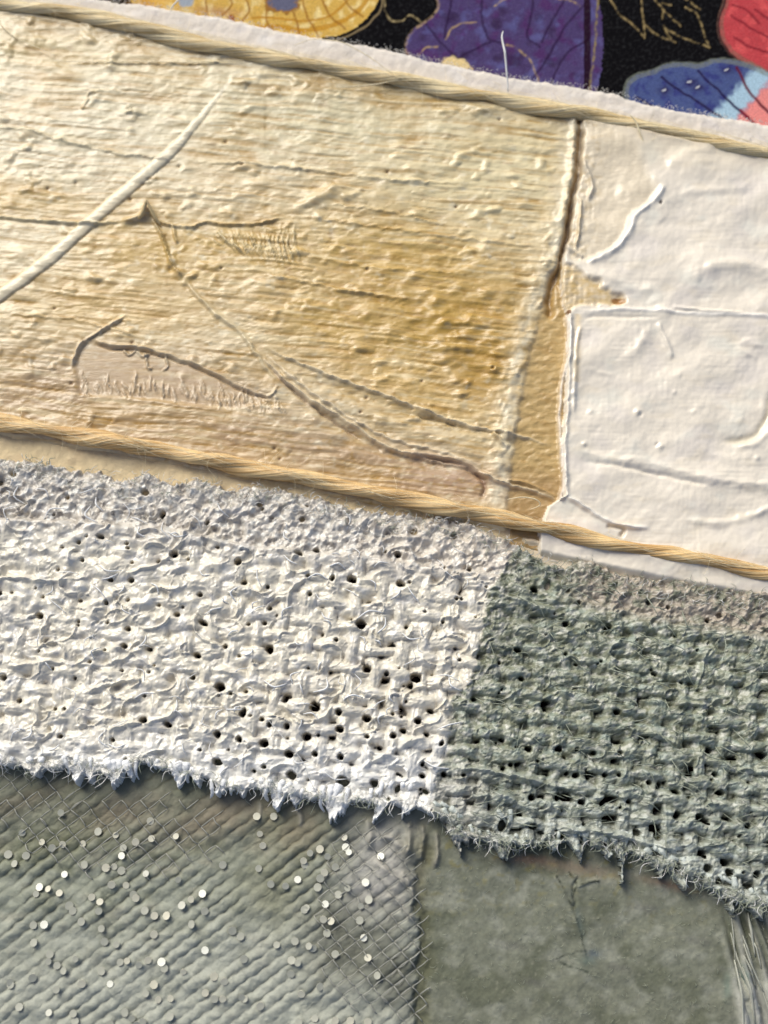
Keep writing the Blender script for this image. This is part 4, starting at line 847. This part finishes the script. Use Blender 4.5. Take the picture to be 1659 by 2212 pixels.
# long film threads and folds drawn by hand
for q, w_, h_ in (([(435, 1105), (425, 1130), (410, 1160), (392, 1190), (370, 1215), (340, 1232), (280, 1250)], 2.6, 8), ([(0, 1262), (60, 1258), (110, 1266), (160, 1262), (205, 1256)], 3, 7), ([(628, 1325), (626, 1300), (636, 1275), (660, 1262), (670, 1270)], 3, 8),
                  ([(432, 1330), (428, 1352), (434, 1375), (450, 1392), (480, 1398)], 3.2, 10), ([(434, 1330), (446, 1346), (450, 1350)], 3, 8), ([(240, 1582), (290, 1568), (350, 1560), (378, 1548), (386, 1530)], 4, 9), ([(610, 1520), (640, 1550), (680, 1560), (708, 1548), (716, 1520)], 4, 9),
                  ([(500, 1640), (545, 1636), (545, 1620), (600, 1622), (640, 1616)], 3.4, 8), ([(780, 1660), (840, 1630), (890, 1602), (930, 1590)], 5, 8), ([(360, 1452), (330, 1440), (300, 1420), (250, 1400)], 3, 6), ([(20, 1450), (120, 1436), (240, 1440), (330, 1400)], 4, 6),
                  ([(200, 1500), (260, 1480), (320, 1470)], 3, 6), ([(540, 1280), (580, 1300), (600, 1290)], 3, 6), ([(820, 1190), (826, 1160), (840, 1140)], 3, 7), ([(830, 1200), (900, 1210), (1000, 1240)], 4, 6), ([(1046, 1288), (1100, 1300), (1150, 1320), (1180, 1330)], 5, 9),
                  ([(970, 1660), (1060, 1668), (1160, 1690), (1240, 1712)], 4, 9), ([(1360, 1518), (1440, 1522), (1540, 1536), (1640, 1540)], 5, 7), ([(1330, 1570), (1400, 1590), (1470, 1620)], 4, 7), ([(1510, 1410), (1506, 1450), (1490, 1500)], 3, 7), ([(1140, 1530), (1200, 1500), (1240, 1510)], 3, 7), ([(1640, 1240), (1610, 1290), (1600, 1340)], 5, 8),
                  ([(1000, 1730), (1060, 1716), (1120, 1740), (1160, 1800)], 5, 9), ([(1180, 1790), (1300, 1800), (1420, 1830), (1480, 1850)], 6, 9), ([(1190, 1730), (1330, 1726), (1460, 1760), (1620, 1780)], 5, 7), ([(880, 1752), (940, 1756), (985, 1780)], 8, 9)):
    g.ridge(q, w_, h_, wob=4, taper=.12, seed=int(q[0][0]) % 37 + 2)
# holes
HO = []
def Z(lst, ou, ov):
    for t in lst: HO.append((ou + t[0] * .5, ov + t[1] * .5, t[2], t[3] if len(t) > 3 else 1.15))
Z([(75, 340, 7, 1.8), (310, 440, 5), (715, 515, 8, .7), (765, 690, 10), (1040, 720, 9), (905, 550, 5, .6), (1310, 535, 6), (1128, 470, 6), (455, 615, 8, 2), (380, 715, 5), (365, 640, 5), (570, 645, 4), (573, 665, 4, 1.8), (590, 725, 4), (497, 797, 7, 1.4), (585, 797, 7), (20, 855, 8, 1.4), (195, 950, 9, 1.5), (368, 885, 4), (480, 895, 6), (573, 885, 4), (362, 975, 4), (485, 980, 4), (570, 1005, 6), (557, 1080, 7), (662, 1090, 5), (877, 860, 6), (703, 905, 4), (780, 945, 7), (890, 980, 9, 2.4), (1083, 985, 4), (1152, 980, 5), (985, 1080, 5), (865, 1117, 8, 1.4), (1172, 1090, 11), (1173, 918, 6), (1337, 780, 5), (1440, 790, 7, .7), (1522, 795, 11, 1.3), (1295, 682, 7, 2), (1370, 670, 6, 2), (1345, 858, 5), (1165, 828, 4), (1063, 808, 6), (1457, 1053, 5), (1560, 985, 12), (1587, 1175, 10, 1.2), (640, 420, 9, 1.7), (15, 380, 7)], 0, 862.7)
Z([(45, 150, 8, 1.2), (345, 152, 4), (412, 85, 4), (660, 127, 4), (845, 150, 6), (110, 250, 6), (962, 190, 12, 1.2), (1073, 210, 4), (1240, 240, 9, .7), (1060, 300, 10, .75), (1365, 275, 13), (1467, 297, 8), (1587, 325, 10, 1.3), (1140, 328, 6), (1173, 348, 7, .7), (1245, 355, 8), (637, 333, 9, 1.1), (285, 400, 6), (505, 415, 5), (740, 350, 9, 1.6), (950, 390, 9), (1043, 412, 8), (1150, 430, 11, 1.2), (1330, 400, 11), (1380, 395, 4), (1470, 370, 10), (1587, 402, 5), (1255, 475, 11, 1.4), (1365, 475, 8), (1475, 487, 8), (950, 508, 11, 1.5), (1150, 530, 6), (1265, 565, 12, 1.4), (1485, 592, 15, 1.4), (1617, 600, 10), (760, 560, 11, .6), (955, 630, 10), (262, 285, 4), (305, 285, 4), (640, 228, 3)], 0, 1393.6)
Z([(145, 70, 9, 1.1), (38, 40, 4), (75, 50, 4), (40, 132, 8, 1.4), (245, 165, 6, .7), (165, 252, 5, .7), (60, 355, 8, .6), (255, 295, 7, 1.4), (340, 300, 5), (180, 370, 7, 1.8),
   (615, 190, 8, 1.5), (745, 188, 9), (820, 190, 5), (895, 205, 5), (1003, 205, 6), (1383, 193, 7), (818, 300, 8, 1.1), (940, 298, 6), (1000, 300, 5), (1128, 330, 6), (1410, 298, 7), (1430, 375, 8), (1240, 372, 8, 2.2), (630, 395, 9), (740, 395, 9, .6), (840, 415, 9), (930, 420, 8, .6), (1040, 412, 6), (1245, 468, 9), (1340, 480, 11, 1.3), (1545, 515, 7), (635, 518, 9), (1075, 545, 9), (1165, 557, 10), (850, 510, 5), (1375, 695, 11), (1470, 715, 10, 1.3), (1585, 722, 9, .8), (505, 510, 13, .55), (540, 255, 5), (507, 272, 5), (655, 240, 4), (845, 628, 9, 1.4), (1490, 745, 7, .6), (1250, 690, 8, .6)], 829, 1526.3)
Z([(95, 600, 4, .7), (322, 740, 4), (138, 815, 13), (12, 797, 6), (72, 415, 9, 1.5), (60, 288, 8, 1.1), (365, 353, 4), (130, 190, 7), (300, 205, 6), (310, 480, 4), (330, 480, 4), (175, 535, 4), (700, 420, 9, .5), (775, 585, 7), (955, 600, 8), (640, 440, 9), (570, 700, 8, 1.6), (830, 495, 5), (785, 440, 5), (1125, 495, 5), (1210, 515, 5), (1380, 570, 6), (1430, 548, 6), (1150, 800, 7, 2), (585, 820, 6, 1.4), (990, 960, 7, 1.5)], 829, 1061.7)
for k in range(120):
    x = rng.uniform(-60, 1700); y = rng.uniform(1080, 1960)
    HO.append((x, y, rng.uniform(1.8, 4.2), rng.uniform(.7, 1.8)))
# lattice holes where the film is thin (lower right of the white part and the lower green part)
for ia in range(-4, 46):
    for ib in range(12, 46):
        p = LA @ np.array([ia, ib]); x, y = p
        if not (0 < x < 1760): continue
        pr = .10 if (600 < x < 940 and y > 1480) else (.10 if x > 1000 and y > 1640 else .0)
        if rng.rand() < pr: HO.append((x + rng.uniform(-4, 4), y + rng.uniform(-4, 4), rng.uniform(3, 8.5), rng.uniform(.6, 1.7)))
hole = np.full(U.shape, 9.0)
for (x, y, r, asp) in HO:
    if not (float(line(B_TOP, x)) + 12 < y < float(line(B_BOT, x)) - 3): continue
    r = r * .82 + rng.uniform(-.3, .6)
    r = max(r, 2.0) * 1.0
    rx_ = r * math.sqrt(asp); ry_ = r / math.sqrt(asp); R = max(rx_, ry_) * 3 + 8
    s = g.win(x - R, x + R, y - R, y + R)
    if g.U[s].size == 0: continue
    X, Y = rot(g.U[s] - x, g.V[s] - y, 25)
    d = np.hypot(X / rx_, Y / ry_) * (1 + .22 * perlin(g.U[s] / 9, g.V[s] / 9, 155))
    hole[s] = np.minimum(hole[s], (d - 1) * r)                  # in plan units from the rim
    g.H[s] -= 1.6 * np.exp(-np.clip((d - 1), 0, 9) ** 2 / .4)
hole = np.minimum(hole, (gapc + 1.0 + 3.6 * gr + 1.5 * sst(820, 640, U) + 40 * fr + 6 * sst(30, 10, np.minimum(dt, db))) * .9)
print('gap share', (hole < 0).mean())
g.H -= 34 * sst(.6, -2.4, hole)
g.H = np.clip(g.H, -40, 40)
# edges fall to the layer below, unevenly
g.H -= 34 * sst(6, -6, dt) + 4 * sst(40, 0, dt)
g.H -= 5 * sst(4, 60, V - line(B_BOT, U)); g.H += 3.5 * sst(-6, 10, V - line(B_BOT, U)) * fbm(U / 6, V / 16, 192, 2)
g.H -= 44 * sst(3, -4, db); g.H += 5 * np.exp(-((db - 10) / 7.0) ** 2)
# ---- colours
print('H', np.percentile(gapc, [1, 5, 20, 50, 90]))
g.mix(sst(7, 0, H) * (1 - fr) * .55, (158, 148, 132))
g.mix(sst(0, .6, fbm(U / 60, V / 50, 161, 3)) * .5, (204, 198, 188)); g.mix(sst(.05, .6, fbm(U / 30, V / 24, 162, 3)) * .45, (222, 220, 218)); g.mix(sst(1540, 1680, V) * .7 * (1 - gr), (228, 227, 222)); g.mix(sst(-6, 14, V - line(B_BOT, U)) * .8 * (1 - gr), (238, 238, 236)); g.mix(sst(.25, .7, fbm(U / 26, V / 26, 163, 3)) * .35, (196, 184, 168))  # mottling; lower edge whitened, its brighter light put into the colour
frc = sst(60, -20, V - lad) * (1 - gr)
g.mix(frc * .6, (196, 188, 178)); g.mix(frc * sst(.0, .45, fbm(U / 24, V / 24, 164, 4)) * .8, (146, 136, 124)); g.mix(frc * sst(.1, .5, fbm(U / 18, V / 18, 197, 4)) * .8, (218, 216, 208)); g.mix(sst(34, 0, dt) * sst(-.1, .4, fbm(U / 14, V / 14, 165, 3)) * .6, (138, 126, 112))  # soft grey shading of the upper border put into the colour, plus blotches
g.mix(sst(700, 1080, U) * sst(1330, 1160, V) * (1 - gr) * .5, (210, 196, 176))
g.mix(sst(130, 0, U) * sst(1560, 1660, V) * .4, (168, 166, 160)); g.mix(sst(1640, 1690, V) * sst(180, 60, U) * .5, (128, 124, 112))
gc = np.ones(U.shape + (3,)) * s2l((142, 145, 124))
def gmix(k, c):
    global gc
    k = np.clip(k, 0, 1)[..., None]; gc = gc * (1 - k) + s2l(c) * k
gmix(sst(-.1, .4, fbm(U / 34, V / 24, 166, 3)) * .65, (90, 93, 70)); gmix(sst(0, .45, fbm(U / 24, V / 15, 167, 4)) * .7, (144, 156, 144)); gmix(sst(.10, .40, fbm(U / 20, V / 13, 168, 3)) * .8, (198, 197, 184)); gmix(sst(1210, 1060, U) * sst(1520, 1400, V) * .6, (94, 96, 74)); gmix(sst(.15, .6, fbm(U / 40, V / 22, 169, 3)) * .5, (104, 104, 76))
gmix(sst(1560, 1760, V) * .35, (156, 160, 150)); gmix(sst(.2, .6, fbm(U / 34, V / 16, 170, 3)) * sst(1400, 1600, V) * .5, (126, 142, 136))
bnd = sst(-14, 26, lad + 10 - V) * sst(1180, 1300, U); gmix(bnd * .85, (178, 164, 148)); gmix(bnd * sst(.05, .4, fbm(U / 34, V / 34, 193, 3)) * .8, (104, 108, 88)); gmix(sst(110, 0, dt) * sst(0, .4, fbm(U / 26, V / 30, 171, 3)) * .7, (188, 178, 160)); gmix(sst(120, 20, dt) * sst(.1, .5, fbm(U / 18, V / 18, 172, 3)) * .7, (98, 106, 84))
gmix(sst(120, 10, line(B_BOT, U) - V) * .6, (172, 174, 164)); gmix(sst(220, 40, line(B_BOT, U) - V) * sst(.0, .4, fbm(U / 26, V / 10, 198, 3)) * .7, (196, 202, 194)); gmix(sst(110, 0, dg) * sst(.05, .35, fbm(U / 16, V / 12, 199, 3)) * .8, (206, 202, 190)); gmix(sst(40, 0, dg) * sst(1500, 1560, V) * .4, (160, 158, 146))
gmix(sst(1090, 1010, U) * sst(1640, 1700, V) * .6, (168, 164, 154))
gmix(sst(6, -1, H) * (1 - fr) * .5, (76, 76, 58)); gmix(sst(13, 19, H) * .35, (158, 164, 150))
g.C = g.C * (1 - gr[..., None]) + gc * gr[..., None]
g.finish(0.19)
bur = thing('burlap_strip', 'frayed burlap strip across the middle, painted white at left and grey-green at right', 'burlap strip', P3(829, 1480, 0.1))
keep = (dt > -6) & (db > -4) & (hole > -2.4)
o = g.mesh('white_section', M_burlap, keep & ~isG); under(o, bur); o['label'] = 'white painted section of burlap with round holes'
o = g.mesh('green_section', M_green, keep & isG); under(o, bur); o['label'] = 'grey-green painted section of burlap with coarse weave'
print('burlap', keep.sum())
def bz(u, v):
    j = int(np.clip(round((v - g.v[0]) / g.step), 0, g.H.shape[0] - 1)); i = int(np.clip(round((u - g.u[0]) / g.step), 0, g.H.shape[1] - 1))
    return 0.19 + g.H[j, i] * S
# paint clotted tufts along the lower edge
def tuft(u, v, ang, L, W, n, mat, z0=.27):
    tk = Tubes()
    n = max(2, n - 3); L = L * .9
    for k in range(n):
        t = (k - (n - 1) / 2) / max(n - 1, 1); aa = math.radians(ang + rng.uniform(-10, 10) + t * 24); l = L * rng.uniform(.6, 1.05)
        x0 = u + t * W * 1.5; y0 = v - 8 + rng.uniform(-3, 3); dx = math.cos(aa); dy = math.sin(aa); c = rng.uniform(-.25, .25) * l
        pts = [(x0, y0), (x0 + dx * l * .35 - dy * c * .5, y0 + dy * l * .35 + dx * c * .5), (x0 + dx * l * .7 - dy * c, y0 + dy * l * .7 + dx * c), (x0 + dx * l - dy * c * .6, y0 + dy * l + dx * c * .6)]
        p = smooth(pts, 4); N = len(p); w0 = W * rng.uniform(.26, .46)
        tk.add([P3(q[0], q[1], z0 + .05 * math.sin(i / N * 3) - .16 * (i / N) ** 1.5) for i, q in enumerate(p)], [S * w0 * (1 - .72 * (i / (N - 1)) ** 1.6) * (1 + .22 * rng.uniform(-1, 1)) for i in range(N)], 6, flat=.7)
    o = tk.build('frayed_tuft', mat, bur); under(o, bur); return o
for t in ((165, 1640, 95, 46, 20, 5), (195, 1650, 80, 42, 16, 4), (262, 1654, 85, 50, 26, 7), (292, 1652, 80, 44, 16, 5), (393, 1660, 80, 48, 22, 6), (430, 1668, 60, 30, 14, 4), (478, 1694, 110, 42, 18, 5), (520, 1700, 120, 30, 12, 3), (602, 1694, 100, 60, 20, 5), (622, 1700, 110, 66, 16, 4), (718, 1706, 96, 66, 22, 6), (742, 1710, 105, 60, 16, 4), (838, 1696, 128, 60, 15, 3), (812, 1716, 120, 44, 12, 3), (90, 1650, 90, 26, 18, 4), (30, 1644, 95, 26, 16, 4), (560, 1690, 90, 28, 16, 4), (670, 1712, 100, 28, 16, 4), (880, 1700, 120, 36, 12, 3), (340, 1650, 85, 26, 14, 4)):
    tuft(*t, M_tuft)
for t in ((970, 1756, 65, 56, 20, 6), (1000, 1790, 70, 44, 16, 5), (940, 1746, 40, 50, 14, 4), (1084, 1760, 70, 44, 18, 5), (1240, 1800, 60, 44, 20, 6), (1336, 1806, 85, 60, 12, 4), (1190, 1806, 75, 30, 14, 4), (1300, 1812, 50, 36, 18, 5), (1400, 1838, 50, 44, 20, 6), (1450, 1858, 45, 46, 18, 5), (1480, 1878, 60, 40, 14, 4), (1560, 1900, 55, 60, 16, 4), (1530, 1896, 50, 44, 16, 5), (1620, 1924, 50, 40, 18, 5), (1120, 1808, 80, 28, 16, 4), (1040, 1800, 75, 30, 12, 4), (1582, 1930, 75, 40, 10, 3)):
    tuft(*t, M_tuftg, .25)
# fray along the top edge, hairs over the whole strip
def frayset(n, mat, urange, top_=True, name='frayed_fibres'):
    tf = Tubes()
    for k in range(n):
        u = rng.uniform(*urange)
        if top_: v = float(line(B_TOP, u)) + rng.uniform(-4, 46); a = rng.uniform(-math.pi, 0) if rng.rand() < .7 else rng.uniform(0, math.pi); L = rng.uniform(8, 26)
        else: v = float(line(B_BOT, u)) - rng.uniform(-4, 26); a = rng.uniform(.2, math.pi - .4); L = rng.uniform(8, 46) * (1 if rng.rand() < .5 else .5)
        z = max(bz(u, v), .12) + .03
        cl = rng.uniform(-.35, .35) * L
        strand(tf, [(u, v), (u + L * .5 * math.cos(a) - cl * math.sin(a), v + L * .5 * math.sin(a) * .8 + cl * math.cos(a)), (u + L * math.cos(a), v + L * math.sin(a) * .8)], [z, z + rng.uniform(0, .07), z + rng.uniform(-.04, .03)], rng.uniform(.4, .9), 4, 3)
    o = tf.build(name, mat, bur); under(o, bur); tag(o, kind='stuff')
tf = Tubes()
for k in range(170):
    u = rng.uniform(-60, 1040); v = rng.uniform(float(line(B_TOP, u)) + 40, float(line(B_BOT, u)) - 10)
    if u > float(line(WG, v)) - 20: continue
    a = rng.uniform(0, 2 * math.pi); L = rng.uniform(18, 60); b_ = rng.uniform(-.5, .5) * L; cu_, sv_ = math.cos(a), math.sin(a) * .7
    m_ = (u + cu_ * L * .5 - sv_ * b_, v + sv_ * L * .5 + cu_ * b_ * .6); e_ = (u + cu_ * L, v + sv_ * L)
    strand(tf, [(u, v), m_, e_], [bz(u, v) + .005, max(bz(*m_), bz(u, v)) + .035, bz(*e_) + .005], rng.uniform(.8, 2.0), 5, 4)
o = tf.build('paint_strings', M_tuft, bur); under(o, bur); tag(o, kind='stuff')
frayset(420, M_fibw, (-100, 1130)); frayset(260, M_fibg, (1090, 1750)); frayset(170, M_fibw, (930, 1750), False); frayset(120, M_fibw, (1150, 1750)); frayset(200, M_fibg, (-60, 1130)); 
frayset(300, M_fibw, (-60, 930), False); frayset(420, M_fibg, (920, 1750), False); frayset(160, M_fibg, (-60, 930), False)
tf = Tubes()
for k in range(330):
    u = rng.uniform(1000, 1740); v = rng.uniform(float(line(B_TOP, u)) + 30, float(line(B_BOT, u)) - 20)
    if u < float(line(WG, v)): continue
    a = rng.normal(.2, .5); L = rng.uniform(20, 70); z = bz(u, v) + .03; z2 = bz(u + L * math.cos(a), v + L * math.sin(a)) + .03
    strand(tf, [(u, v), (u + L * .5 * math.cos(a) + rng.uniform(-5, 5), v + L * .5 * math.sin(a) + rng.uniform(-5, 5)), (u + L * math.cos(a), v + L * math.sin(a))], [max(z, .2), max(z, z2, .25) + .05, max(z2, .2)], rng.uniform(.6, 1.3), 3, 3)
o = tf.build('surface_hairs', M_fibg, bur); under(o, bur); tag(o, kind='stuff')
print('tris', sum(sum(p.loop_total - 2 for p in o.data.polygons) if len(o.data.polygons) < 20000 else 2 * len(o.data.polygons) for o in SC.objects if o.type == 'MESH'))
